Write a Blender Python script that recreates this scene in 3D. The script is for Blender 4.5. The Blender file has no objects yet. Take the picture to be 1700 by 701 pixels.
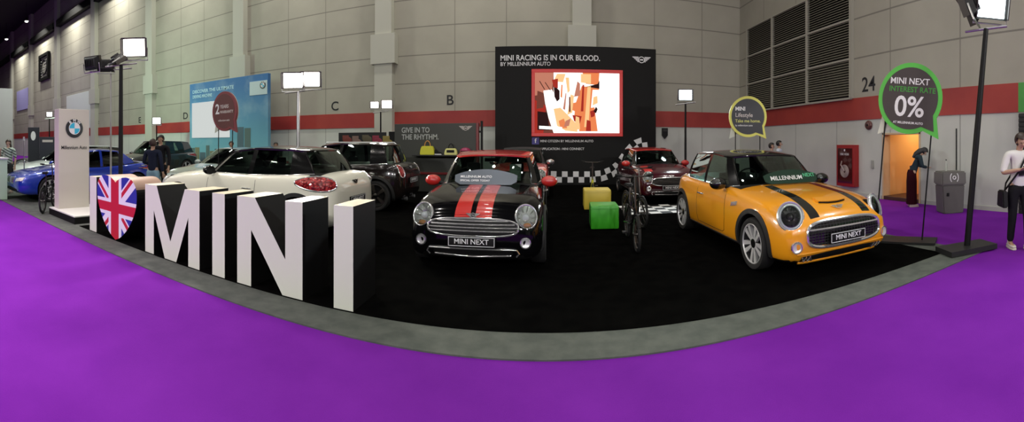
import bpy, bmesh, math, random
from mathutils import Vector, Matrix
from mathutils.bvhtree import BVHTree
random.seed(7)
SC = bpy.context.scene
COL = SC.collection
PI = math.pi
F, X0, YH, EYE = 690.0, 905.0, 239.0, 1.53


def th(px):
    return (px - X0) / F


def GP(px, py):
    r = EYE * F / (py - YH)
    return Vector((r * math.sin(th(px)), r * math.cos(th(px)), 0))


def XA(px, Y):
    return Y * math.tan(th(px))


# ------------------------------------------------------------------ materials
MATS = {}


def mat(name, col, rough=0.5, metal=0.0, coat=0.0, em=None, es=0.0, spec=0.5):
    if name in MATS:
        return MATS[name]
    m = bpy.data.materials.new(name)
    m.use_nodes = True
    p = m.node_tree.nodes['Principled BSDF']
    p.inputs['Base Color'].default_value = (*col, 1)
    p.inputs['Roughness'].default_value = rough
    p.inputs['Metallic'].default_value = metal
    p.inputs['Coat Weight'].default_value = coat
    p.inputs['Coat Roughness'].default_value = 0.03
    p.inputs['Specular IOR Level'].default_value = spec
    if em:
        p.inputs['Emission Color'].default_value = (*em, 1)
        p.inputs['Emission Strength'].default_value = es
    m.diffuse_color = (*col, 1)
    MATS[name] = m
    return m


class NT:
    """small helper to write node maths"""
    def __init__(s, m):
        s.t = m.node_tree
        s.p = s.t.nodes['Principled BSDF']

    def n(s, k, **kw):
        x = s.t.nodes.new(k)
        for a, b in kw.items():
            setattr(x, a, b)
        return x

    def m(s, op, a, b=None, c=None):
        x = s.n('ShaderNodeMath', operation=op)
        for i, v in enumerate((a, b, c)):
            if v is None:
                continue
            if isinstance(v, (int, float)):
                x.inputs[i].default_value = v
            else:
                s.t.links.new(v, x.inputs[i])
        return x.outputs[0]

    def xyz(s):
        tc = s.n('ShaderNodeTexCoord')
        sp = s.n('ShaderNodeSeparateXYZ')
        s.t.links.new(tc.outputs['Object'], sp.inputs[0])
        return sp.outputs[0], sp.outputs[1], sp.outputs[2], tc.outputs['Object']

    def noise(s, vec, scale, detail=4, rough=.55):
        x = s.n('ShaderNodeTexNoise')
        x.inputs['Scale'].default_value = scale
        x.inputs['Detail'].default_value = detail
        x.inputs['Roughness'].default_value = rough
        s.t.links.new(vec, x.inputs['Vector'])
        return x.outputs[0]

    def mix(s, f, a, b):
        x = s.n('ShaderNodeMix', data_type='RGBA')
        if isinstance(f, (int, float)):
            x.inputs[0].default_value = f
        else:
            s.t.links.new(f, x.inputs[0])
        for i, v in ((6, a), (7, b)):
            if isinstance(v, tuple):
                x.inputs[i].default_value = (*v, 1)
            else:
                s.t.links.new(v, x.inputs[i])
        return x.outputs[2]

    def ramp(s, f, lo, hi):
        x = s.n('ShaderNodeMapRange')
        x.inputs['From Min'].default_value = lo
        x.inputs['From Max'].default_value = hi
        s.t.links.new(f, x.inputs[0])
        return x.outputs[0]

    def color(s, c):
        s.t.links.new(c, s.p.inputs['Base Color'])

    def bump(s, h, st, dist=.01):
        b = s.n('ShaderNodeBump')
        b.inputs['Strength'].default_value = st
        b.inputs['Distance'].default_value = dist
        s.t.links.new(h, b.inputs['Height'])
        s.t.links.new(b.outputs[0], s.p.inputs['Normal'])


def carpet(name, c1, c2, scale=3):
    m = mat(name, c1, .95, spec=.15)
    k = NT(m)
    x, y, z, v = k.xyz()
    a = k.noise(v, scale, 5)
    b = k.noise(v, 160, 2)
    f = k.m('ADD', k.m('MULTIPLY', k.ramp(a, .35, .65), .6), k.m('MULTIPLY', b, .4))
    k.color(k.mix(f, c1, c2))
    k.bump(b, .5, .006)
    return m


M_PURPLE = carpet('purple carpet', (.130, .012, .255), (.178, .020, .325), 1.2)
M_GREYC = carpet('grey carpet', (.070, .080, .070), (.12, .13, .112), 6)
M_BLACKC = carpet('black carpet', (.0020, .0020, .0020), (.0042, .0042, .0038), 5)
M_BLACKC.node_tree.nodes['Principled BSDF'].inputs['Specular IOR Level'].default_value = 0
M_PURPLE.node_tree.nodes['Principled BSDF'].inputs['Specular IOR Level'].default_value = .05


def wall_mat(name, axis, off, step, offs):
    m = mat(name, (.33, .31, .26), .85, spec=.2)
    k = NT(m)
    x, y, z, v = k.xyz()
    u = x if axis == 'x' else y
    def line(c, o, st, w):
        q = k.m('FRACT', k.m('ADD', k.m('DIVIDE', k.m('SUBTRACT', c, o), st), 100.5))
        d = k.m('MULTIPLY', k.m('ABSOLUTE', k.m('SUBTRACT', q, .5)), st)
        return k.m('LESS_THAN', d, w)
    lz = k.m('MULTIPLY', line(z, 2.88 if axis == 'x' else 2.88, 1.172, .022), k.m('GREATER_THAN', z, 3.2))
    lv = None
    for o in offs:
        l = line(u, o, step, .018)
        lv = l if lv is None else k.m('MAXIMUM', lv, l)
    L = k.m('MAXIMUM', lz, k.m('MULTIPLY', lv, .8))
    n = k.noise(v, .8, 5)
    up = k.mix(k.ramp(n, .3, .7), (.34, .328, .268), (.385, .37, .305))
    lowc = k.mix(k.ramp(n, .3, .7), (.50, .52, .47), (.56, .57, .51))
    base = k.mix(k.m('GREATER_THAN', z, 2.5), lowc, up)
    k.color(k.mix(k.m('MULTIPLY', L, .55), base, (.07, .065, .06)))
    return m


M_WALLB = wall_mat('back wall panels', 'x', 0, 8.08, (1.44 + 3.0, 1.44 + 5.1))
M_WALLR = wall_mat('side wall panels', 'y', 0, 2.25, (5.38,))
M_PIL = mat('pilaster paint', (.47, .47, .40), .8, spec=.2)
M_RED_BAND = mat('red band paint', (.42, .035, .03), .6)
kk = NT(M_RED_BAND)
_x, _y, _z, _v = kk.xyz()
kk.color(kk.mix(kk.ramp(kk.noise(_v, .6, 4), .35, .7), (.27, .022, .021), (.38, .042, .028)))
M_GREEN_BAND = mat('green band paint', (.06, .30, .05), .6)
M_BLACK = mat('matt black', (.005, .005, .005), .55, spec=.25)
M_BLACKG = mat('gloss black', (.006, .006, .006), .12, coat=.6)
M_DARK = mat('dark grey plastic', (.020, .020, .020), .5, spec=.3)
M_INT = mat('cabin black', (.012, .012, .013), .7)
M_WHITE = mat('white face', (.68, .70, .60), .5)
M_WHITEP = mat('white print', (.75, .75, .75), .6)
M_CREAM = mat('cream top', (.60, .52, .36), .5)
M_CHROME = mat('chrome', (.85, .85, .86), .16, metal=.88)
M_SILVER = mat('silver alloy', (.74, .74, .74), .30, metal=.45)
M_REFL = mat('lamp reflector', (.80, .80, .76), .12, metal=.8)
M_CHR2 = mat('satin chrome', (.85, .85, .86), .22, metal=.75)
M_DALLOY = mat('dark alloy', (.10, .09, .085), .3, metal=.9)
M_TYRE = mat('tyre rubber', (.010, .010, .010), .75)
M_RED_GLOSS = mat('red lamp lens', (.35, .006, .008), .12, coat=1)
M_STEEL = mat('brushed steel', (.45, .45, .44), .35, metal=.9)
M_CEIL = mat('ceiling dark', (.02, .02, .02), .9)


def glass_mat(name, tint=(.35, .42, .38), fac=.0):
    m = bpy.data.materials.new(name)
    m.use_nodes = True
    t = m.node_tree
    t.nodes.clear()
    o = t.nodes.new('ShaderNodeOutputMaterial')
    mx = t.nodes.new('ShaderNodeMixShader')
    tr = t.nodes.new('ShaderNodeBsdfTransparent')
    tr.inputs[0].default_value = (*tint, 1)
    gl = t.nodes.new('ShaderNodeBsdfGlossy')
    gl.inputs['Roughness'].default_value = .02
    gl.inputs[0].default_value = (.9, 1, .95, 1)
    fr = t.nodes.new('ShaderNodeFresnel')
    fr.inputs[0].default_value = 1.5
    ad = t.nodes.new('ShaderNodeMath')
    ad.operation = 'ADD'
    ad.inputs[1].default_value = fac
    t.links.new(fr.outputs[0], ad.inputs[0])
    t.links.new(ad.outputs[0], mx.inputs[0])
    t.links.new(tr.outputs[0], mx.inputs[1])
    t.links.new(gl.outputs[0], mx.inputs[2])
    t.links.new(mx.outputs[0], o.inputs[0])
    MATS[name] = m
    return m


M_GLASS = glass_mat('tinted car glass', (.42, .52, .46), .05)
M_GLASSD = glass_mat('dark car glass', (.10, .12, .11), .05)
M_LENS = glass_mat('lamp glass', (.85, .88, .9), .03)


def paint(name, col, rough=.35, metal=0.0, coat=1.0):
    return mat(name, col, rough, metal, coat=coat)


def emis(name, col, s):
    m = bpy.data.materials.new(name)
    m.use_nodes = True
    t = m.node_tree
    t.nodes.clear()
    o = t.nodes.new('ShaderNodeOutputMaterial')
    e = t.nodes.new('ShaderNodeEmission')
    e.inputs[0].default_value = (*col, 1)
    e.inputs[1].default_value = s
    t.links.new(e.outputs[0], o.inputs[0])
    return m


# ------------------------------------------------------------------ objects
def mesh_obj(name, me, parent=None):
    o = bpy.data.objects.new(name, me)
    COL.objects.link(o)
    if parent is not None:
        o.parent = parent
    return o


def fin(name, bm, mats, parent=None, smooth=35, M=None, norm=True):
    if M is not None:
        bm.transform(M)
    if norm:
        bmesh.ops.recalc_face_normals(bm, faces=bm.faces)
    me = bpy.data.meshes.new(name)
    bm.to_mesh(me)
    bm.free()
    if not isinstance(mats, (list, tuple)):
        mats = [mats]
    for m in mats:
        me.materials.append(m)
    if smooth:
        me.polygons.foreach_set('use_smooth', [True] * len(me.polygons))
        me.set_sharp_from_angle(angle=math.radians(smooth))
    return mesh_obj(name, me, parent)


def tag(o, label=None, cat=None, group=None, kind=None):
    if label:
        o['label'] = label
    if cat:
        o['category'] = cat
    if group:
        o['group'] = group
    if kind:
        o['kind'] = kind
    return o


def thing(name, label, cat, loc=(0, 0, 0), rz=0, group=None):
    o = bpy.data.objects.new(name, None)
    COL.objects.link(o)
    o.location = loc
    o.rotation_euler = (0, 0, rz)
    return tag(o, label, cat, group)


def copy_tree(o, parent=None):
    c = o.copy()
    COL.objects.link(c)
    if parent is not None:
        c.parent = parent
    for ch in list(o.children):
        copy_tree(ch, c)
    return c


def BM():
    return bmesh.new()


def box(bm, lo, hi, bev=0.0, M=None, mi=0):
    v = [bm.verts.new((x, y, z)) for x in (lo[0], hi[0]) for y in (lo[1], hi[1]) for z in (lo[2], hi[2])]
    fs = [bm.faces.new([v[i] for i in q]) for q in ((0, 1, 3, 2), (4, 6, 7, 5), (0, 4, 5, 1), (2, 3, 7, 6), (0, 2, 6, 4), (1, 5, 7, 3))]
    for f in fs:
        f.material_index = mi
    if bev:
        es = list({e for f in fs for e in f.edges})
        r = bmesh.ops.bevel(bm, geom=es, offset=bev, segments=2, affect='EDGES', profile=.6)
        v = list({x for f in r['faces'] for x in f.verts} | {x for x in v if x.is_valid})
        for f in r['faces']:
            f.material_index = mi
    if M is not None:
        vs = set(v)
        for x in v:
            for f in x.link_faces:
                vs.update(f.verts)
        for x in vs:
            x.co = M @ x.co
    return v


def frame_z(d):
    d = Vector(d).normalized()
    u = Vector((0, 0, 1)) if abs(d.z) < .95 else Vector((1, 0, 0))
    x = u.cross(d).normalized()
    y = d.cross(x)
    return x, y, d


def tube(bm, pts, r, n=8, caps=True, closed=False, mi=0):
    pts = [Vector(p) for p in pts]
    rs = r if isinstance(r, (list, tuple)) else [r] * len(pts)
    rings = []
    px = None
    N = len(pts)
    for i, p in enumerate(pts):
        if closed:
            d = pts[(i + 1) % N] - pts[i - 1]
        else:
            d = pts[min(i + 1, N - 1)] - pts[max(i - 1, 0)]
        if d.length < 1e-9:
            d = Vector((0, 0, 1))
        d.normalize()
        if px is None:
            x, y, _ = frame_z(d)
        else:
            x = (px - d * px.dot(d))
            if x.length < 1e-6:
                x = frame_z(d)[0]
            x.normalize()
            y = d.cross(x)
        px = x
        rings.append([bm.verts.new(p + (x * math.cos(2 * PI * k / n) + y * math.sin(2 * PI * k / n)) * rs[i]) for k in range(n)])
    rng = range(N if closed else N - 1)
    for i in rng:
        a, b = rings[i], rings[(i + 1) % N]
        for k in range(n):
            f = bm.faces.new((a[k], a[(k + 1) % n], b[(k + 1) % n], b[k]))
            f.material_index = mi
    if caps and not closed:
        for rr in (rings[0][::-1], rings[-1]):
            f = bm.faces.new(rr)
            f.material_index = mi


def lathe(bm, prof, M, n=24, sx=1, sy=1, mi=0, mis=None):
    """prof: (radius, height) along local z"""
    rings = []
    for r, h in prof:
        if r < 1e-5:
            rings.append([bm.verts.new(M @ Vector((0, 0, h)))])
        else:
            rings.append([bm.verts.new(M @ Vector((r * sx * math.cos(2 * PI * k / n), r * sy * math.sin(2 * PI * k / n), h))) for k in range(n)])
    for i in range(len(rings) - 1):
        a, b = rings[i], rings[i + 1]
        for k in range(n):
            k2 = (k + 1) % n
            if len(a) == 1 and len(b) == 1:
                continue
            if len(a) == 1:
                f = bm.faces.new((a[0], b[k2], b[k]))
            elif len(b) == 1:
                f = bm.faces.new((a[k], a[k2], b[0]))
            else:
                f = bm.faces.new((a[k], a[k2], b[k2], b[k]))
            f.material_index = mis[i] if mis else mi


def MF(o, z, up=(0, 0, 1)):
    """matrix at o with local z along z"""
    z = Vector(z).normalized()
    up = Vector(up)
    x = up.cross(z)
    if x.length < 1e-4:
        x = Vector((1, 0, 0))
    x.normalize()
    y = z.cross(x)
    m = Matrix((x, y, z)).transposed().to_4x4()
    m.translation = Vector(o)
    return m


def prism(bm, pts, M, t0, t1, mi=0, mside=None, mback=None):
    a = [bm.verts.new(M @ Vector((p[0], p[1], t0))) for p in pts]
    b = [bm.verts.new(M @ Vector((p[0], p[1], t1))) for p in pts]
    n = len(pts)
    f = bm.faces.new(a[::-1])
    f.material_index = mi if mback is None else mback
    f = bm.faces.new(b)
    f.material_index = mi
    for i in range(n):
        f = bm.faces.new((a[i], a[(i + 1) % n], b[(i + 1) % n], b[i]))
        f.material_index = mi if mside is None else mside


def sphere(bm, c, r, sc=(1, 1, 1), n=12, m=8, mi=0, R=None):
    prof = [(math.sin(PI * i / m) * r, -math.cos(PI * i / m) * r) for i in range(m + 1)]
    M = Matrix.Translation(c) @ (R.to_4x4() if R is not None else Matrix.Identity(4)) @ Matrix.Diagonal((*sc, 1))
    lathe(bm, prof, M, n, mi=mi)


def text_obj(name, s, size, m, M, parent=None, ext=.002, bold=0.0, align='CENTER', shear=0, spacing=1.0, sx=1.0):
    cu = bpy.data.curves.new(name, 'FONT')
    cu.body = s
    cu.size = size
    cu.align_x = align
    cu.align_y = 'CENTER'
    cu.extrude = ext
    cu.offset = bold * size
    cu.shear = shear
    cu.space_character = spacing
    cu.resolution_u = 4
    t = bpy.data.objects.new(name, cu)
    COL.objects.link(t)
    dg = bpy.context.evaluated_depsgraph_get()
    me = bpy.data.meshes.new_from_object(t.evaluated_get(dg))
    bpy.data.objects.remove(t)
    bpy.data.curves.remove(cu)
    me.transform(M @ Matrix.Diagonal((sx, 1, 1, 1)))
    me.materials.clear()
    me.materials.append(m)
    me.name = name
    return mesh_obj(name, me, parent)


FACE_Y = MF((0, 0, 0), (0, -1, 0))      # local x -> +x, local y -> +z, normal -y


def at(o, n=(0, -1, 0), roll=0):
    return MF(o, n) @ Matrix.Rotation(roll, 4, 'Z')


def wings(bm, M, w, mi=0):
    """winged ring emblem of total width w, local xy plane"""
    r = w * .17
    pts = [(r, 0.0), (r * .86, .012 * w), (r * .78, 0), (r * .86, -.003)]
    lathe(bm, [(r * 1.02, 0), (r * 1.02, .012), (r * .78, .012), (r * .78, 0)], M, 20, mi=mi)
    box(bm, (-r * .5, -r * .22, 0), (r * .5, r * .22, .010), M=M, mi=mi)
    for s in (-1, 1):
        for k in range(4):
            y1 = w * (.155 - .075 * k)
            y0 = y1 - w * .055
            xo = w * (.5 - .085 * k)
            xi = r * (1.0 if k in (1, 2) else .92)
            q = [(s * xi, y0), (s * (xo - w * .05), y0), (s * xo, y1), (s * xi, y1)]
            if s < 0:
                q = q[::-1]
            prism(bm, q, M, 0, .008, mi=mi)


# ------------------------------------------------------------------ cars
def herm(keys, y, j):
    n = len(keys)
    if y <= keys[0][0]:
        return keys[0][j]
    if y >= keys[-1][0]:
        return keys[-1][j]
    for i in range(n - 1):
        if y <= keys[i + 1][0]:
            break
    x0, x1 = keys[i][0], keys[i + 1][0]
    a, b = keys[i][j], keys[i + 1][j]
    h = x1 - x0
    s = (b - a) / h
    def slope(k):
        if k == 0 or k == n - 1:
            return s
        u = (keys[k][j] - keys[k - 1][j]) / (keys[k][0] - keys[k - 1][0])
        v = (keys[k + 1][j] - keys[k][j]) / (keys[k + 1][0] - keys[k][0])
        return 0 if u * v <= 0 else 2 * u * v / (u + v)
    m0, m1 = slope(i), slope(i + 1)
    t = (y - x0) / h
    return a * (2 * t**3 - 3 * t**2 + 1) + h * m0 * (t**3 - 2 * t**2 + t) + b * (-2 * t**3 + 3 * t**2) + h * m1 * (t**3 - t**2)


HATCH = dict(L=3.70, W=.842, H=1.41,
    st=[(0, .60, .34, .52, .58), (.03, .69, .23, .58, .66), (.09, .745, .185, .635, .735), (.22, .79, .17, .70, .81),
        (.45, .822, .175, .775, .875), (.7, .838, .175, .815, .905), (1.0, .842, .18, .85, .94), (1.25, .842, .18, .875, .965),
        (1.7, .842, .18, .89, .955), (2.5, .842, .18, .905, .955), (3.1, .838, .18, .92, .97), (3.38, .81, .19, .92, .98),
        (3.56, .765, .22, .90, .96), (3.65, .70, .27, .85, .90), (3.70, .60, .36, .74, .79)],
    ax=(.70, 3.17), R=.31,
    gh=[('F0', (0, 1.16), (0, 1.68, 1.335)), ('F1', (.62, 1.38), (.53, 1.78, 1.308)), ('A', (.715, 1.50), (.575, 1.90, 1.318)),
        ('B1', (.755, 2.25), (.605, 2.28, 1.36)), ('B2', (.755, 2.34), (.605, 2.36, 1.36)), ('C1', (.735, 3.02), (.585, 2.98, 1.345)),
        ('R1', (.62, 3.36), (.51, 3.22, 1.325)), ('R0', (0, 3.47), (0, 3.33, 1.335))], door=(1.42, 2.44))


def scaled(b, sl, sw, sz, **kw):
    d = dict(b)
    d['L'] = b['L'] * sl
    d['W'] = b['W'] * sw
    d['H'] = b['H'] * sz
    d['st'] = [(k[0] * sl, k[1] * sw, k[2] * (1 + (sz - 1) * .6), k[3] * sz, k[4] * sz) for k in b['st']]
    d['ax'] = tuple(a * sl for a in b['ax'])
    d['gh'] = [(n, (p[0] * sw, p[1] * sl), (q[0] * sw, q[1] * sl, q[2] * sz)) for n, p, q in b['gh']]
    d['door'] = tuple(a * sl for a in b['door'])
    d.update(kw)
    return d


SEDAN = dict(L=4.45, W=.89, H=1.42,
    st=[(0, .60, .34, .52, .60), (.04, .70, .24, .60, .68), (.15, .79, .20, .66, .74), (.45, .855, .18, .74, .83), (.9, .885, .18, .80, .89),
        (1.35, .89, .18, .86, .95), (2.4, .89, .18, .90, .96), (3.3, .89, .18, .93, 1.0), (3.9, .87, .19, .95, 1.04), (4.22, .83, .23, .94, 1.02),
        (4.38, .77, .29, .88, .95), (4.45, .67, .40, .74, .80)],
    ax=(.86, 3.62), R=.33,
    gh=[('F0', (0, 1.22), (0, 1.98, 1.37)), ('F1', (.66, 1.45), (.52, 2.08, 1.345)), ('A', (.76, 1.60), (.58, 2.18, 1.35)),
        ('B1', (.80, 2.40), (.61, 2.45, 1.375)), ('B2', (.80, 2.48), (.61, 2.53, 1.375)), ('C1', (.77, 3.22), (.58, 3.08, 1.345)),
        ('R1', (.66, 3.68), (.52, 3.28, 1.315)), ('R0', (0, 3.85), (0, 3.42, 1.325))], door=(1.5, 2.5))
WAGON = dict(SEDAN)
WAGON['gh'] = [('F0', (0, 1.22), (0, 1.98, 1.44)), ('F1', (.66, 1.45), (.55, 2.08, 1.42)), ('A', (.76, 1.60), (.61, 2.18, 1.42)),
        ('B1', (.80, 2.40), (.64, 2.45, 1.445)), ('B2', (.80, 2.48), (.64, 2.53, 1.445)), ('C1', (.79, 3.55), (.63, 3.5, 1.43)),
        ('R1', (.70, 4.18), (.58, 3.95, 1.40)), ('R0', (0, 4.28), (0, 4.08, 1.41))]


class Surf:
    def __init__(s, me, L):
        s.me = me
        s.L = L
        s.b = BVHTree.FromPolygons([v.co[:] for v in me.vertices], [tuple(p.vertices) for p in me.polygons])
        s.vn = [Vector(n.vector) for n in me.vertex_normals]

    def cast(s, ax, a, b):
        if ax == 'front':
            o, d = Vector((a, -2, b)), Vector((0, 1, 0))
        elif ax == 'rear':
            o, d = Vector((a, s.L + 2, b)), Vector((0, -1, 0))
        elif ax == 'left':
            o, d = Vector((3, a, b)), Vector((-1, 0, 0))
        elif ax == 'right':
            o, d = Vector((-3, a, b)), Vector((1, 0, 0))
        else:
            o, d = Vector((a, b, 4)), Vector((0, 0, -1))
        h = s.b.ray_cast(o, d)
        if h[0] is None:
            t = {'front': Vector((a, .03, b)), 'rear': Vector((a, s.L - .03, b)), 'left': Vector((.8, a, b)), 'right': Vector((-.8, a, b)), 'top': Vector((a, b, 1))}[ax]
            h = s.b.find_nearest(t)
        return h[0], s.norm(h[2], h[0])

    def norm(s, i, p):
        n = Vector((0, 0, 0))
        for v in s.me.polygons[i].vertices:
            n += s.vn[v] / ((s.me.vertices[v].co - p).length + 1e-3)
        return n.normalized()

    def patch(s, bm, ax, fn, nu, nv, off=.004, dep=.012, mi=0):
        G = []
        for i in range(nu + 1):
            row = []
            for j in range(nv + 1):
                a, b = fn(i / nu, j / nv)
                p, n = s.cast(ax, a, b)
                row.append((bm.verts.new(p + n * off), p, n))
            G.append(row)
        for i in range(nu):
            for j in range(nv):
                f = bm.faces.new((G[i][j][0], G[i + 1][j][0], G[i + 1][j + 1][0], G[i][j + 1][0]))
                f.material_index = mi
        rim = [G[i][0] for i in range(nu + 1)] + [G[nu][j] for j in range(1, nv + 1)] + [G[i][nv] for i in range(nu - 1, -1, -1)] + [G[0][j] for j in range(nv - 1, 0, -1)]
        low = [bm.verts.new(q[0].co - q[2] * dep) for q in rim]
        m = len(rim)
        for i in range(m):
            f = bm.faces.new((rim[i][0], rim[(i + 1) % m][0], low[(i + 1) % m], low[i]))
            f.material_index = mi

    def line(s, bm, ax, pts, r, n=6, off=0, closed=False, mi=0):
        q = []
        for a, b in pts:
            p, nn = s.cast(ax, a, b)
            q.append(p + nn * off)
        tube(bm, q, r, n, closed=closed, mi=mi)


def rounded(cx, cz, w, h, p=4.0):
    """map unit square onto a superellipse-like pane, and its outline"""
    def fn(s, t):
        v = 2 * t - 1
        ww = w * (max(0, 1 - abs(v) ** p)) ** (1 / p) * .995 + w * .005
        return cx + (2 * s - 1) * ww, cz + v * h
    out = []
    for k in range(40):
        a = 2 * PI * k / 40
        c, s_ = math.cos(a), math.sin(a)
        out.append((cx + w * math.copysign(abs(c) ** (2 / p), c), cz + h * math.copysign(abs(s_) ** (2 / p), s_)))
    return fn, out


def cube_path(pts, n=6):
    o = []
    for i in range(len(pts) - 1):
        for k in range(n):
            t = k / n
            o.append((pts[i][0] * (1 - t) + pts[i + 1][0] * t, pts[i][1] * (1 - t) + pts[i + 1][1] * t))
    o.append(pts[-1])
    return o


def make_wheel(R, style, parent, loc, side, alloy):
    """wheel part (tyre) with rim and cap sub-parts; axis along x, outside = side"""
    M = MF(loc, (side, 0, 0))
    bm = BM()
    w = .095
    rr = R * .77
    lathe(bm, [(rr, -w), (R * .93, -w), (R, -w * .72), (R, w * .72), (R * .95, w), (R * .85, w * 1.04), (rr, w * .93), (rr * .96, w * .5)], M, 40)
    ty = fin('wheel', bm, M_TYRE, parent, 40)
    bm = BM()
    lathe(bm, [(rr * 1.02, w * .92), (rr * .97, w * .96), (rr * .94, w * .80), (rr * .92, -w * .2), (rr * .60, -w * .5)], M, 40)
    hub = w * .62
    n = {'ten': 10, 'five': 5, 'multi': 9, 'six': 6}[style]
    for k in range(n):
        a = 2 * PI * k / n + PI / 2
        pr = [(-.02, .02), (-.018 if n > 6 else -.03, rr * .5), (-.03 if n > 6 else -.045, rr * .95), (.03 if n > 6 else .045, rr * .95), (.018 if n > 6 else .03, rr * .5), (.02, .02)]
        if style == 'ten':
            # paired spokes that fork towards the rim
            sgn = 1 if k % 2 else -1
            pr = [(-.016, .03), (-.030 + sgn * .008, rr * .55), (-.042 + sgn * .02, rr * .95), (.016 + sgn * .02, rr * .95), (.014 + sgn * .008, rr * .55), (.016, .03)]
        MM = M @ Matrix.Rotation(a, 4, 'Z')
        q = [bm.verts.new(MM @ Vector((x, y, hub + .004 + .015 * (y / rr)))) for x, y in pr]
        q2 = [bm.verts.new(MM @ Vector((x * .7, y, hub - .035))) for x, y in pr]
        bm.faces.new(q)
        for i in range(6):
            bm.faces.new((q[i], q[(i + 1) % 6], q2[(i + 1) % 6], q2[i]))
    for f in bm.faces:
        f.material_index = 1 if f.calc_center_median().x * side < Vector(loc).x * side + w * .45 else 0  # inner faces coloured dark, as painted shade in the spoke gaps
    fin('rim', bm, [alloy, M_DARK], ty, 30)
    bm = BM()
    lathe(bm, [(.058, hub - .02), (.055, hub + .012), (.03, hub + .018), (0, hub + .018)], M, 20)
    fin('wheel_cap', bm, M_BLACKG, ty, 30)
    bm = BM()
    lathe(bm, [(rr * .9, -w * .55), (rr * .62, -w * .45), (rr * .62, hub - .06), (.05, hub - .06), (0, hub - .06)], M, 30)
    fin('brake_disc', bm, M_BLACK, ty, 30)
    return ty


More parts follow.
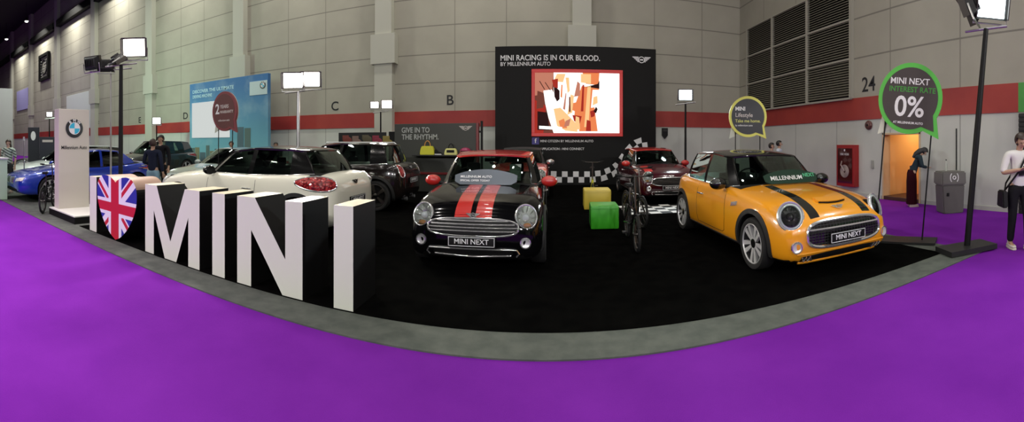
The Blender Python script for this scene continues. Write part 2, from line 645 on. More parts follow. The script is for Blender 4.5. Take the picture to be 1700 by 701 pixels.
def car(name, label, group, spec, X, Y, rz, body, roof, front='sedan', plate='MINI NEXT', alloy=None, style='five', glass=None, mirror=None,
        arch=True, detail=True, stripe=None, rear=None, pillar=None, gmat=None, cat='car', z0=.022):
    L, W, H = spec['L'], spec['W'], spec['H']
    sz = H / 1.41
    alloy = alloy or M_SILVER
    glass = glass or M_GLASS
    pillar = pillar or M_BLACKG
    root = thing(name, label, cat, (X, Y, z0), rz, group)
    st = spec['st']
    gh = {k: (p, q) for k, p, q in spec['gh']}
    # ---- smooth body
    ys = []
    for i in range(len(st) - 1):
        a, b = st[i][0], st[i + 1][0]
        n = max(1, round((b - a) / .16))
        ys += [a + (b - a) * k / n for k in range(n)]
    ys.append(L)
    bm = BM()
    rings = []
    for y in ys:
        w, B, S, T = (herm(st, y, j) for j in (1, 2, 3, 4))
        hs = S - B
        half = [(0, B), (.55 * w, B), (.88 * w, B + .005), (.965 * w, B + .05), (.99 * w, B + hs * .25), (w, B + hs * .5), (.99 * w, B + hs * .72),
                (.965 * w, S - hs * .12), (.93 * w, S - .005), (.86 * w, S + .35 * (T - S)), (.66 * w, S + .72 * (T - S)), (.35 * w, S + .93 * (T - S)), (0, T)]
        pts = half + [(-a, b) for a, b in half[-2:0:-1]]
        rings.append([bm.verts.new((a, y, b)) for a, b in pts])
    n = len(rings[0])
    for i in range(len(rings) - 1):
        for k in range(n):
            bm.faces.new((rings[i][k], rings[i + 1][k], rings[i + 1][(k + 1) % n], rings[i][(k + 1) % n]))
    for ring, fl in ((rings[0], 0), (rings[-1], 1)):
        # nested cap rings keep the nose smooth
        c = sum((v.co for v in ring), Vector()) / n
        prev = ring
        for sc, dy in ((.72, .008), (.38, .012)):
            nr = [bm.verts.new((c.x + (v.co.x - c.x) * sc, v.co.y + (dy if fl else -dy), c.z + (v.co.z - c.z) * sc)) for v in ring]
            for k in range(n):
                bm.faces.new((prev[k], prev[(k + 1) % n], nr[(k + 1) % n], nr[k]) if not fl else (prev[(k + 1) % n], prev[k], nr[k], nr[(k + 1) % n]))
            prev = nr
        bm.faces.new(prev)
    bmesh.ops.recalc_face_normals(bm, faces=bm.faces)
    me = bpy.data.meshes.new('tmp')
    bm.to_mesh(me)
    bm.free()
    me.materials.append(body)
    o = mesh_obj('tmp', me)
    m = o.modifiers.new('s', 'SUBSURF')
    m.levels = m.render_levels = 1
    dg = bpy.context.evaluated_depsgraph_get()
    base = bpy.data.meshes.new_from_object(o.evaluated_get(dg))
    o.modifiers.clear()
    old = o.data
    o.data = base
    S_ = Surf(base, L)
    # wheel wells
    Rw = spec['R'] * 1.13
    bm = BM()
    for y in spec['ax']:
        for s in (-1, 1):
            lathe(bm, [(0, W - .36), (Rw, W - .36), (Rw, W + .2), (0, W + .2)], MF((0, y, spec['R'] + .01), (s, 0, 0)), 36)
    LP = {'r56': (.605, .675, .125, .145, .42, .22), 'f56': (.66, .70, .15, .165, .42, .42)}.get(front)
    if LP:
        for s in (-1, 1):
            p, nn = S_.cast('front', s * LP[0], LP[1] * sz)
            d = Vector((s * LP[5], -1, LP[4])).normalized()
            lathe(bm, [(0, -.085), (.96, -.085), (.96, .16), (0, .16)], MF(p - d * .02, d), 36, LP[2], LP[3])
    bmesh.ops.recalc_face_normals(bm, faces=bm.faces)
    cm = bpy.data.meshes.new('cut')
    bm.to_mesh(cm)
    bm.free()
    cm.materials.append(M_BLACK)
    co = mesh_obj('cut', cm)
    md = o.modifiers.new('b', 'BOOLEAN')
    md.operation = 'DIFFERENCE'
    md.object = co
    md.solver = 'EXACT'
    md.material_mode = 'TRANSFER'
    dg = bpy.context.evaluated_depsgraph_get()
    dg.update()
    bme = bpy.data.meshes.new_from_object(o.evaluated_get(dg))
    bpy.data.objects.remove(o)
    bpy.data.objects.remove(co)
    slots = [m.name for m in bme.materials]
    bm = BM()
    bm.from_mesh(bme)
    if M_BLACK.name not in slots:
        bme.materials.append(M_BLACK)
        slots.append(M_BLACK.name)
    ib = slots.index(M_BLACK.name)
    wf = gh['F0'][0][1]
    wr = gh['R0'][0][1]
    wx = gh['B1'][0][0]
    d0, d1 = spec['door']
    zl = .30 * sz
    def cutp(co_, no):
        bmesh.ops.bisect_plane(bm, geom=bm.verts[:] + bm.edges[:] + bm.faces[:], plane_co=co_, plane_no=no, dist=1e-5)
    hy0 = .10
    if detail:
        cutp((0, d0, 0), (0, 1, 0))
        cutp((0, d1, 0), (0, 1, 0))
        cutp((0, 0, zl), (0, 0, 1))
        cutp((0, hy0, 0), (0, 1, 0))
        cutp((0, wf + .04, 0), (0, 1, 0))
        cutp((0, L - .42, 0), (0, 1, 0))
        cutp((0, .42, 0), (0, 1, 0))
        cutp((0, 0, .56 * sz), (0, 0, 1))
        hx = W * .80
        cutp((hx, 0, 0), (1, 0, 0))
        cutp((-hx, 0, 0), (1, 0, 0))
    bm.normal_update()
    lab = bm.faces.layers.int.new('part')
    for f in bm.faces:
        c = f.calc_center_median()
        nn = f.normal
        if f.material_index == ib:
            f[lab] = 0
            continue
        if c.z < (.235 if arch else .2) * (1 + (sz - 1) * .6):
            f.material_index = ib
        if wf + .06 < c.y < wr - .03 and abs(c.x) < wx * .93 and nn.z > .5:
            f.material_index = ib
            continue
        if detail:
            if d0 < c.y < d1 and c.z > zl and abs(c.x) > W * .7:
                f[lab] = 1 if c.x > 0 else 2
            elif hy0 < c.y < wf + .04 and abs(c.x) < hx and nn.z > .35:
                f[lab] = 3
            elif c.y < .42 and c.z < .56 * sz:
                f[lab] = 4
            elif c.y > L - .42 and c.z < .56 * sz:
                f[lab] = 5
    whole = bpy.data.meshes.new('whole')
    bm.to_mesh(whole)
    bm.free()
    names = {0: 'body', 1: 'door', 2: 'door', 3: 'hood', 4: 'front_bumper', 5: 'rear_bumper'}
    parts = {}
    for k, nm in names.items():
        b2 = BM()
        b2.from_mesh(whole)
        ly = b2.faces.layers.int['part']
        bmesh.ops.delete(b2, geom=[f for f in b2.faces if f[ly] != k], context='FACES')
        if not b2.faces:
            b2.free()
            continue
        pm = bpy.data.meshes.new(nm)
        b2.to_mesh(pm)
        b2.free()
        for q in bme.materials:
            pm.materials.append(q)
        pm.polygons.foreach_set('use_smooth', [True] * len(pm.polygons))
        # normals carried over from the smooth uncut surface
        vn = []
        own = [Vector(v.vector) for v in pm.vertex_normals]
        for v in pm.vertices:
            h = S_.b.find_nearest(v.co)
            vn.append(S_.norm(h[2], h[0]) if h[3] < .004 else own[v.index])
        pm.normals_split_custom_set_from_vertices(vn)
        parts[k] = mesh_obj(nm, pm, root)
    B0 = parts[0]
    # ---- seams, sills, arches
    if detail:
        for s, ax in ((1, 'left'), (-1, 'right')):
            bm = BM()
            pth = cube_path([(d0 + .02, .86 * sz), (d0, .5), (d0 + .03, zl + .03), (d0 + .10, zl), (d1 - .05, zl), (d1, zl + .12), (d1, .88 * sz)])
            S_.line(bm, ax, pth, .004, off=-.0005)
            fin('door_gap', bm, M_BLACK, parts[1 if s > 0 else 2])
            bm = BM()
            hp, hn = S_.cast(ax, d1 - .17, .74 * sz)
            tube(bm, [hp + Vector((0, -.085, 0)) + hn * .0, hp + Vector((0, -.07, 0)) + hn * .03, hp + Vector((0, .07, 0)) + hn * .03, hp + Vector((0, .085, 0))], .012, 8)
            fin('door_handle', bm, M_CHROME, parts[1 if s > 0 else 2])
    if arch:
        for y in spec['ax']:
            for ax in ('left', 'right'):
                bm = BM()
                r0, r1 = Rw - .004, Rw + (.055 if arch is True else arch)
                S_.patch(bm, ax, lambda u, v: (y - math.cos(-.25 + u * (PI + .5)) * (r0 + (r1 - r0) * v), spec['R'] + .01 + math.sin(-.25 + u * (PI + .5)) * (r0 + (r1 - r0) * v)), 28, 3, off=.012, dep=.03)
                fin('arch_trim', bm, M_DARK, root)
        for ax in ('left', 'right'):
            bm = BM()
            a, b = spec['ax'][0] + Rw + .03, spec['ax'][1] - Rw - .03
            S_.patch(bm, ax, lambda u, v: (a + (b - a) * u, .20 + .055 * v), 14, 2, off=.010, dep=.03)
            fin('sill_trim', bm, M_DARK, root)
    # ---- greenhouse
    def belt(p):
        h, nrm = S_.cast('top', p[0], p[1])
        return Vector((p[0], p[1], h.z - .012))
    segs = [('F0', 'F1', 'windshield', 8), ('F1', 'A', 'a_pillar', 2), ('A', 'B1', 'side_window', 5), ('B1', 'B2', 'b_pillar', 1),
            ('B2', 'C1', 'rear_side_window', 5), ('C1', 'R1', 'c_pillar', 4), ('R1', 'R0', 'rear_window', 8)]
    half = []
    for a, b, nm, k in segs:
        (pa, qa), (pb, qb) = gh[a], gh[b]
        for i in range(k):
            t = i / k
            if nm == 'windshield':
                ty = t ** 2.4
            elif nm == 'rear_window':
                ty = 1 - (1 - t) ** 2.4
            else:
                ty = t
            half.append(((pa[0] + (pb[0] - pa[0]) * t, pa[1] + (pb[1] - pa[1]) * ty),
                         (qa[0] + (qb[0] - qa[0]) * t, qa[1] + (qb[1] - qa[1]) * ty, qa[2] + (qb[2] - qa[2]) * ty), nm))
    half.append((gh['R0'][0], gh['R0'][1], 'end'))
    nv = 7
    def row(s):
        out = []
        for p, q, nm in half:
            b = belt((p[0] * s, p[1]))
            b = Vector((p[0] * s, p[1], b.z))
            r = Vector((q[0] * s, q[1], q[2]))
            col = []
            for j in range(nv + 1):
                v = j / nv
                bul = math.sin(PI * v) * .022
                c = b.lerp(r, v)
                c.x *= 1 + bul * 1.1
                c.y += (-1 if p[1] < L * .5 else 1) * bul * (.9 if nm in ('windshield', 'rear_window', 'end') else .2)
                col.append(c)
            out.append(col)
        return out
    cols = {s: row(s) for s in (1, -1)}
    idx = 0
    spans = []
    for a, b, nm, k in segs:
        spans.append((nm, idx, idx + k))
        idx += k
    gname = {'windshield': 'windshield', 'side_window': 'door_window', 'rear_side_window': 'quarter_window', 'rear_window': 'rear_window',
             'a_pillar': 'pillar', 'b_pillar': 'pillar', 'c_pillar': 'pillar'}
    for nm, i0, i1 in spans:
        both = nm in ('windshield', 'rear_window')
        lists = []
        if both:
            if nm == 'windshield':
                lists.append([cols[-1][i] for i in range(i1, i0, -1)] + [cols[1][i] for i in range(i0, i1 + 1)])
            else:
                lists.append([cols[1][i] for i in range(i0, i1 + 1)] + [cols[-1][i] for i in range(i1 - 1, i0 - 1, -1)])
        else:
            lists += [[cols[s][i] for i in range(i0, i1 + 1)] for s in (1, -1)]
        for lst in lists:
            bm = BM()
            V = [[bm.verts.new(c) for c in col] for col in lst]
            for i in range(len(V) - 1):
                for j in range(nv):
                    bm.faces.new((V[i][j], V[i + 1][j], V[i + 1][j + 1], V[i][j + 1]))
            gm = glass
            if 'pillar' in nm:
                gm = roof if (nm == 'c_pillar' and spec.get('cbody')) else (pillar if nm != 'a_pillar' or not spec.get('abody') else roof)
            fin(gname[nm], bm, gm, root, 60)
            if detail and both:
                # black surround along the pane edge
                bm = BM()
                edge = [c[-1] for c in lst] + [lst[-1][j] for j in range(nv - 1, -1, -1)] + [c[0] for c in lst[-2::-1]] + [lst[0][j] for j in range(1, nv)]
                tube(bm, [e.copy() for e in edge], .012, 6, closed=True)
                fin('window_seal', bm, M_BLACKG, root)
    # belt trim and roof
    for s in (1, -1):
        bm = BM()
        tube(bm, [cols[s][i][0] + Vector((s * .006, 0, .016)) for i in range(8, len(half) - 8)], .008, 6)
        fin('belt_trim', bm, M_CHROME if detail else M_BLACK, root)
    loop = [cols[1][i][-1] for i in range(len(half))] + [cols[-1][i][-1] for i in range(len(half) - 2, 0, -1)]
    cy = (gh['F0'][1][1] + gh['R0'][1][1]) / 2
    cz = max(p.z for p in loop)
    bm = BM()
    prev = None
    top = H - .0
    for sc, dz, ab in ((.985, -.022, None), (1.018, -.020, None), (1.02, .0, None), (1.0, .012, None), (.94, .5, 1), (.82, .5, 1), (.62, .5, 1), (.38, .5, 1), (.16, .5, 1)):
        ring = []
        for p in loop:
            z = p.z + dz
            if ab:
                ze = p.z + .012
                z = ze + (top - ze) * (1 - sc ** 2.2)
            ring.append(bm.verts.new((p.x * sc, cy + (p.y - cy) * sc, z)))
        if prev:
            for k in range(len(loop)):
                bm.faces.new((prev[k], prev[(k + 1) % len(loop)], ring[(k + 1) % len(loop)], ring[k]))
        prev = ring
    bm.faces.new(prev)
    fin('roof', bm, roof, root, 50)
    if spec.get('rails'):
        for s in (1, -1):
            bm = BM()
            q = [cols[s][i][-1] for i in range(9, len(half) - 9)]
            tube(bm, [Vector((p.x * .93, p.y, H * .985 + (0 if 0 < i < len(q) - 1 else -.05))) for i, p in enumerate(q)], .016, 8)
            fin('roof_rail', bm, M_SILVER, root)
    # ---- cabin
    for s in (1, -1):
        bm = BM()
        sy = gh['A'][0][1] + .62
        box(bm, (s * .36 - .22, sy, .80), (s * .36 + .22, sy + .13, 1.06 * sz), .05)
        box(bm, (s * .36 - .11, sy + .02, 1.05 * sz), (s * .36 + .11, sy + .11, 1.20 * sz), .035)
        fin('seat', bm, M_INT, root)
    bm = BM()
    sw = Vector((-.36 if True else .36, gh['A'][0][1] + .22, .99 * sz))
    Mx = MF(sw, (0, 1, .45))
    tube(bm, [Mx @ Vector((.17 * math.cos(2 * PI * k / 20), .17 * math.sin(2 * PI * k / 20), 0)) for k in range(20)], .013, 6, closed=True)
    for a in (0, PI, -PI / 2):
        tube(bm, [Mx @ Vector((0, 0, 0)), Mx @ Vector((.17 * math.cos(a), .17 * math.sin(a), 0))], .014, 6)
    fin('steering_wheel', bm, M_INT, root)
    bm = BM()
    tube(bm, [(0, gh['F0'][1][1] + .06, gh['F0'][1][2] - .015), (0, gh['F0'][1][1] + .05, gh['F0'][1][2] - .06)], .008, 6)
    box(bm, (-.11, gh['F0'][1][1] + .035, gh['F0'][1][2] - .10), (.11, gh['F0'][1][1] + .06, gh['F0'][1][2] - .045), .01)
    fin('interior_mirror', bm, M_BLACK, root)
    # ---- mirrors
    for s in (1, -1):
        bx, by = gh['A'][0]
        bz = belt((bx, by)).z
        c = Vector((s * (bx + .165), by + .03, bz + .060))
        bm = BM()
        prof = [(0, -.085), (.066, -.08), (.105, -.05), (.125, 0), (.120, .033), (.105, .039)]
        lathe(bm, prof, MF(c, (0, 1, 0)), 20, 1.0, .68)
        mo = fin('mirror', bm, mirror or M_BLACKG, root, 60)
        bm = BM()
        lathe(bm, [(.104, .034), (0, .034)], MF(c, (0, 1, 0)), 20, 1.0, .68)
        tube(bm, [Vector((s * (bx - .0), by + .03, bz + .005)), Vector((s * (bx + .09), by + .03, bz + .045))], [.035, .028], 8)
        fin('mirror_foot', bm, M_BLACK, mo)
    # ---- wheels
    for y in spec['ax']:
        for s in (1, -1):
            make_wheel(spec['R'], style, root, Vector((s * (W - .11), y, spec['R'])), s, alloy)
    # ---- front
    def lamp(x, z, rx, rz_, tilt=.25, out=.25, kind='round', ring=True):
        for s in (1, -1):
            p, nn = S_.cast('front', s * x, z)
            d = Vector((s * out, -1, tilt))
            M = MF(p - d.normalized() * .02, d)
            bm = BM()
            if ring:
                lathe(bm, [(.92, -.01), (1.04, .0), (1.05, .028), (.98, .040), (.90, .034)], M, 36, rx, rz_)
            hl = fin('headlight', bm, M_CHR2, root, 40) 
            bm = BM()
            lathe(bm, [(.93, .03), (.80, -.02), (.5, -.06), (0, -.07)], M, 36, rx, rz_)
            # reflector ridges
            for k in range(10):
                a = 2 * PI * k / 10
                tube(bm, [M @ Vector((rx * .5 * math.cos(a), rz_ * .5 * math.sin(a), -.045)), M @ Vector((rx * .85 * math.cos(a), rz_ * .85 * math.sin(a), .008))], .006, 5)
            fin('reflector', bm, M_DARK if kind == 'led' else M_REFL, hl, 40)
            bm = BM()
            sphere(bm, M @ Vector((0, 0, -.02)), rx * .34, n=14, m=8)
            fin('bulb', bm, M_LENSIN if kind != 'led' else M_BLACKG, hl, 60)
            if kind != 'led':
                bm = BM()
                sphere(bm, M @ Vector((s * rx * .1, -rz_ * .58, -.02)), rx * .24, (1.5, 1, .8), 12, 8)
                fin('indicator_bulb', bm, mat('indicator amber', (.55, .26, .08), .3), hl, 60)
            if kind == 'led':
                bm = BM()
                q = [M @ Vector((rx * .82 * math.cos(a), rz_ * .82 * math.sin(a), .02)) for a in [2 * PI * k / 32 for k in range(32)]]
                tube(bm, q, .017, 6, closed=True)
                fin('light_ring', bm, mat('light guide white', (.9, .9, .9), .4), hl, 60)
            bm = BM()
            lathe(bm, [(.93, .034), (.75, .05), (.4, .062), (0, .066)], M, 30, rx, rz_)
            fin('lens', bm, M_LENS, hl, 60)
    def fog(x, z, r):
        for s in (1, -1):
            p, nn = S_.cast('front', s * x, z)
            M = MF(p, (s * .15, -1, 0))
            bm = BM()
            lathe(bm, [(r * .9, -.01), (r * 1.25, -.005), (r * 1.2, .018), (r, .02)], M, 24)
            fl = fin('fog_light', bm, M_CHROME, root, 40)
            bm = BM()
            lathe(bm, [(r, .012), (r * .5, .0), (0, -.0)], M, 24)
            fin('reflector', bm, M_SILVER, fl, 50)
    def do_plate(z, txt, w=.27, yoff=.03, ax='front'):
        p, nn = S_.cast(ax, 0, z)
        sgn = -1 if ax == 'front' else 1
        M = at(p + Vector((0, sgn * yoff, 0)), (0, sgn, 0))
        bm = BM()
        box(bm, (-w, -.058, -.02), (w, .058, .006), .004, M)
        pl = fin('number_plate', bm, M_BLACK, root)
        bm = BM()
        for a, b in (((-w + .008, -.052), (w - .008, -.046)), ((-w + .008, .046), (w - .008, .052)), ((-w + .008, -.05), (-w + .014, .05)), ((w - .014, -.05), (w - .008, .05))):
            box(bm, (a[0], a[1], .005), (b[0], b[1], .009), M=M)
        fin('plate_border', bm, M_WHITEP, pl)
        text_obj('plate_lettering', txt, .080, M_WHITEP, M @ Matrix.Translation((0, 0, .007)), pl, .001, .008)
    k = sz
    if front == 'r56':
        bm = BM()
        fn, out = rounded(0, .56 * k, .52, .095 * k, 3.0)
        S_.patch(bm, 'front', fn, 20, 8, off=.003, dep=.01)
        gr = fin('grille', bm, M_BLACK, root)
        bm = BM()
        S_.line(bm, 'front', out, .012, off=.010, closed=True)
        fin('grille_frame', bm, M_CHROME, gr)
        for q, hw in ((.63, .41), (.595, .48), (.56, .51), (.525, .49)):
            bm = BM()
            S_.line(bm, 'front', [(hw * (2 * i / 16 - 1), q * k) for i in range(17)], .0085, off=.018)
            fin('grille_bar', bm, gmat or M_CHROME, gr)
        do_plate(.415 * k, plate, yoff=.05)
        lamp(.605, .675 * k, .125, .145, .42, .22)
        fog(.60, .40 * k, .052)
        bm = BM()
        fn, out = rounded(0, .275 * k, .46, .05, 4)
        S_.patch(bm, 'front', fn, 16, 4, off=.004, dep=.01)
        li = fin('lower_intake', bm, M_BLACK, root)
        bm = BM()
        S_.line(bm, 'front', [(.50 * (2 * i / 16 - 1), .325 * k) for i in range(17)], .010, off=.012)
        S_.line(bm, 'front', [(.44 * (2 * i / 16 - 1), .235 * k + .02 * abs(2 * i / 16 - 1)) for i in range(17)], .009, off=.012)
        for s in (1, -1):
            S_.line(bm, 'front', [(s * .50, .325 * k), (s * .53, .28 * k), (s * .50, .245 * k)], .009, off=.012)
        fin('intake_trim', bm, M_CHROME, li)
        p, nn = S_.cast('front', 0, .685 * k)
        bm = BM()
        wings(bm, MF(p + nn * .008, nn), .17)
        fin('winged_badge', bm, M_CHROME, root)
    elif front == 'f56':
        bm = BM()
        fn, out = rounded(0, .495 * k, .55, .145, 3.4)
        S_.patch(bm, 'front', fn, 22, 8, off=.004, dep=.01)
        gr = fin('grille', bm, M_BLACKG, root)
        bm = BM()
        S_.line(bm, 'front', out, .019, off=.012, closed=True)
        fin('grille_frame', bm, M_CHROME, gr)
        bm = BM()
        S_.line(bm, 'front', [(.52 * (2 * i / 16 - 1), .55 * k) for i in range(17)], .015, off=.018)
        fin('grille_bar', bm, M_CHROME, gr)
        bm = BM()
        for q in (.40, .43, .46, .49, .52, .59, .615):
            hw = .55 * (1 - abs((q - .495) / .15) ** 3.4) ** (1 / 3.4) - .02
            S_.line(bm, 'front', [(hw * (2 * i / 12 - 1), q * k) for i in range(13)], .004, off=.008)
        for i in range(-12, 13):
            hh = .15 * (1 - abs(i * .045 / .56) ** 3.4) ** (1 / 3.4) - .015
            S_.line(bm, 'front', [(i * .045, (.495 + hh * (2 * j / 4 - 1)) * k) for j in range(5)], .0035, off=.008)
        fin('grille_mesh', bm, M_DARK, gr)
        do_plate(.445 * k, plate, yoff=.05)
        lamp(.66, .70 * k, .15, .165, .42, .42, 'led')
        fog(.67, .385 * k, .055)
        bm = BM()
        fn, out = rounded(0, .25 * k, .60, .045, 5)
        S_.patch(bm, 'front', fn, 20, 4, off=.006, dep=.012)
        li = fin('lower_intake', bm, M_BLACK, root)
        for s in (1, -1):
            bm = BM()
            S_.line(bm, 'front', [(s * (.47 + .13 * j / 5), (.225 + .05 * (j % 2)) * k) for j in range(6)], .010, off=.016)
            fin('brake_duct', bm, M_CHROME, li)
        bm = BM()
        S_.line(bm, 'front', [(.66 * (2 * i / 16 - 1), .305 * k) for i in range(17)], .016, off=.004)
        S_.line(bm, 'front', [(.60 * (2 * i / 16 - 1), .195 * k) for i in range(17)], .016, off=.006)
        fin('bumper_lip', bm, body, li)
        # hood scoop
        bm = BM()
        S_.patch(bm, 'top', lambda u, v: (-.21 + .42 * u, .225 + .10 * v + .03 * (2 * u - 1) ** 2), 12, 4, off=.026, dep=.03)
        sc = fin('hood_scoop', bm, body, parts.get(3, root))
        bm = BM()
        S_.patch(bm, 'top', lambda u, v: (-.20 + .40 * u, .212 + .03 * v + .03 * (2 * u - 1) ** 2), 12, 2, off=.016, dep=.02)
        fin('scoop_mouth', bm, M_BLACK, parts.get(3, root))
        p, nn = S_.cast('top', 0, .13)
        bm = BM()
        wings(bm, MF(p + nn * .008, nn, (0, 1, 0)), .19)
        fin('winged_badge', bm, M_CHROME, root)
        # side scuttle badge
        for ax in ('left', 'right'):
            bm = BM()
            S_.patch(bm, ax, lambda u, v: (1.12 + .16 * u, .72 + .05 * v - .03 * u), 6, 3, off=.012, dep=.015)
            fin('side_scuttle', bm, M_CHROME, root)
    else:
        for s in (1, -1):
            bm = BM()
            fn, out = rounded(s * .16, .56 * k, .13, .085 * k, 4)
            S_.patch(bm, 'front', fn, 8, 5, off=.004, dep=.01)
            gr = fin('kidney_grille', bm, M_BLACK, root)
            bm = BM()
            S_.line(bm, 'front', out, .010, off=.008, closed=True)
            for j in range(-3, 4):
                S_.line(bm, 'front', [(s * .16 + j * .035, (.56 + .07 * t) * k) for t in (-1, 0, 1)], .004, off=.008)
            fin('grille_frame', bm, M_CHROME, gr)
            bm = BM()
            q = [(s * .44, .60), (s * .70, .66), (s * .735, .61), (s * .70, .565), (s * .46, .54)]
            S_.patch(bm, 'front', lambda u, v: (s * (.44 + .28 * u), (.545 + .03 * u + (.07 + .02 * u) * v) * k), 10, 5, off=.012, dep=.02)
            hl = fin('headlight', bm, M_LENSIN, root)
            bm = BM()
            S_.line(bm, 'front', [(s * (.44 + .28 * u), (.545 + .03 * u) * k) for u in (0, .25, .5, .75, 1)], .008, off=.014)
            fin('headlight_trim', bm, M_CHROME, hl)
        bm = BM()
        fn, out = rounded(0, .31 * k, .50, .06, 4)
        S_.patch(bm, 'front', fn, 14, 4, off=.004, dep=.01)
        fin('lower_intake', bm, M_BLACK, root)
    # wipers
    if detail:
        for s in (1, -1):
            bm = BM()
            a = belt((s * .10 + .30 * s, wf + .03)) + Vector((0, -.0, .02))
            b = cols[1 if s > 0 else -1][2][1] + Vector((-.16 * s, -.015, .01))
            tube(bm, [a + Vector((-.02 * s, 0, 0)), b], .006, 5)
            fin('wiper', bm, M_BLACK, root)
        # dark cowl strip below the windshield
        bm = BM()
        S_.patch(bm, 'top', lambda u, v: ((-.60 + 1.2 * u), wf - .03 + .20 * abs(2 * u - 1) ** 2.4 + .06 * v), 20, 2, off=.004, dep=.01)
        fin('cowl', bm, M_BLACK, root)
    # stripes
    if stripe:
        for a, b, y0, y1, sm, sp in stripe:
            bm = BM()
            S_.patch(bm, 'top', lambda u, v: ((a + (b - a) * u) * (1 + sp * v), y0 + (y1 - y0) * v), 4, 24, off=.003, dep=.004)
            fin('hood_stripe', bm, sm, parts.get(3, root))
    # ---- rear
    for s in (1, -1):
        if rear == 'pace':
            bm = BM()
            # leaf-shaped lamp that wraps the corner: side cast blended to rear cast
            nu, nvv = 16, 6
            G = []
            for i in range(nu + 1):
                u = i / nu
                ang = .02 + .98 * u
                hgt = .105 * math.sin(PI * (.03 + .93 * (1 - u)) ** .72) ** .6
                rr_ = []
                for j in range(nvv + 1):
                    v = 2 * j / nvv - 1
                    z = .86 * k + v * hgt + .02 * (1 - u)
                    c0 = Vector((s * .25, L - .62, z))
                    d = Vector((s * math.cos(ang), math.sin(ang), 0))
                    h = S_.b.ray_cast(c0 + d * 2, -d)
                    if h[0] is None:
                        h = S_.b.find_nearest(c0 + d * .5)
                    p, nn = h[0], S_.norm(h[2], h[0])
                    rr_.append(bm.verts.new(p + nn * (.006 + .020 * (1 - v * v))))
                G.append(rr_)
            for i in range(nu):
                for j in range(nvv):
                    bm.faces.new((G[i][j], G[i + 1][j], G[i + 1][j + 1], G[i][j + 1]))
            edge = [g[0].co.copy() for g in G] + [G[-1][j].co.copy() for j in range(1, nvv + 1)] + [g[-1].co.copy() for g in G[-2::-1]] + [G[0][j].co.copy() for j in range(nvv - 1, 0, -1)]
            tl = fin('tail_light', bm, M_RED_LAMP, root)
            bm = BM()
            tube(bm, edge, .012, 6, closed=True)
            fin('tail_light_trim', bm, M_CHROME, tl)
        else:
            xx, zz, rw, rh = (.595, .80 * k, .085, .135) if front in ('r56', 'f56') else (.68, .84 * k, .13, .09)
            xx *= W / .842
            bm = BM()
            fn, out = rounded(s * xx, zz, rw, rh, 2.6)
            S_.patch(bm, 'rear', fn, 10, 8, off=.014, dep=.03)
            tl = fin('tail_light', bm, M_RED_LAMP, root)
            bm = BM()
            S_.line(bm, 'rear', out, .011, off=.010, closed=True)
            fin('tail_light_trim', bm, M_CHROME, tl)
    p, nn = S_.cast('rear', 0, .86 * k)
    if detail:
        bm = BM()
        wings(bm, MF(p + nn * .008, nn), .20)
        fin('rear_badge', bm, M_BLACK if rear == 'pace' else M_CHROME, root)
        do_plate(.60 * k, plate, ax='rear', yoff=.03)
        for s in (1, -1):
            bm = BM()
            lathe(bm, [(.035, -.12), (.042, .02), (.034, .02), (.030, -.10)], MF((s * .28, L - .05, .24), (0, 1, 0)), 16)
            fin('exhaust', bm, M_CHROME, root)
    bpy.data.meshes.remove(old)
    return root, S_, cols


M_LENSIN = mat('bright lens', (.85, .86, .84), .12, .3, coat=1)
M_RED_LAMP = mat('red lamp', (.30, .005, .010), .15, coat=.6)
_k = NT(M_RED_LAMP)
_x, _y, _z, _v = _k.xyz()
_w = _k.n('ShaderNodeTexVoronoi')
_w.inputs['Scale'].default_value = 28
_k.t.links.new(_v, _w.inputs['Vector'])
_k.color(_k.mix(_k.ramp(_w.outputs[0], .1, .7), (.62, .05, .05), (.12, .002, .004)))
_k.bump(_w.outputs[0], .8, .012)


# ------------------------------------------------------------------ room
YB, XR = 16.5, 8.35
BAND0, BAND1 = 2.23, 2.88
XL = -66
PILX = [1.44 - 8.08 * k for k in range(9)]


def struct(name, bm, m, smooth=0):
    return tag(fin(name, bm, m, None, smooth), kind='structure')


bm = BM(); box(bm, (XL, -14, -.2), (XR + 3, YB + .3, 0))
struct('floor', bm, M_PURPLE)
bm = BM(); box(bm, (XL, -14, 17), (XR + .3, YB + .3, 17.3))
struct('ceiling', bm, M_CEIL)
bm = BM(); box(bm, (XL, YB, 0), (XR + .3, YB + .3, 17))
wb = struct('wall_back', bm, M_WALLB)
D0, D1, DH = 6.58, 7.92, 1.83
bm = BM()
box(bm, (XR, D1, 0), (XR + .25, YB, 17))
box(bm, (XR, -14, 0), (XR + .25, D0, 17))
box(bm, (XR, D0, DH), (XR + .25, D1, 17))
wr = struct('wall_right', bm, M_WALLR)
# pilasters on the back wall
p0 = None
for x in PILX:
    if p0 is None:
        bm = BM()
        box(bm, (-.37, -.35, 6.15), (.37, 0, 17))
        box(bm, (-.55, -.42, 4.9), (.55, 0, 6.15))
        box(bm, (-.40, -.35, 0), (.40, 0, 4.9))
        p0 = fin('pilaster', bm, M_PIL, wb, 0)
        p = p0
    else:
        p = p0.copy()
        COL.objects.link(p)
    p.location = (x, YB, 0)
# dark slots high between the pilasters
s0 = None
for x in PILX[1:]:
    if s0 is None:
        bm = BM()
        box(bm, (-3.6, -.5, 0), (3.6, 0, .16))
        box(bm, (-3.6, -.5, .16), (3.6, -.42, .62))
        s0 = fin('light_shelf', bm, M_BLACK, wb, 0)
        s = s0
    else:
        s = s0.copy()
        COL.objects.link(s)
    s.location = (x + 4.04, YB, 13.3)
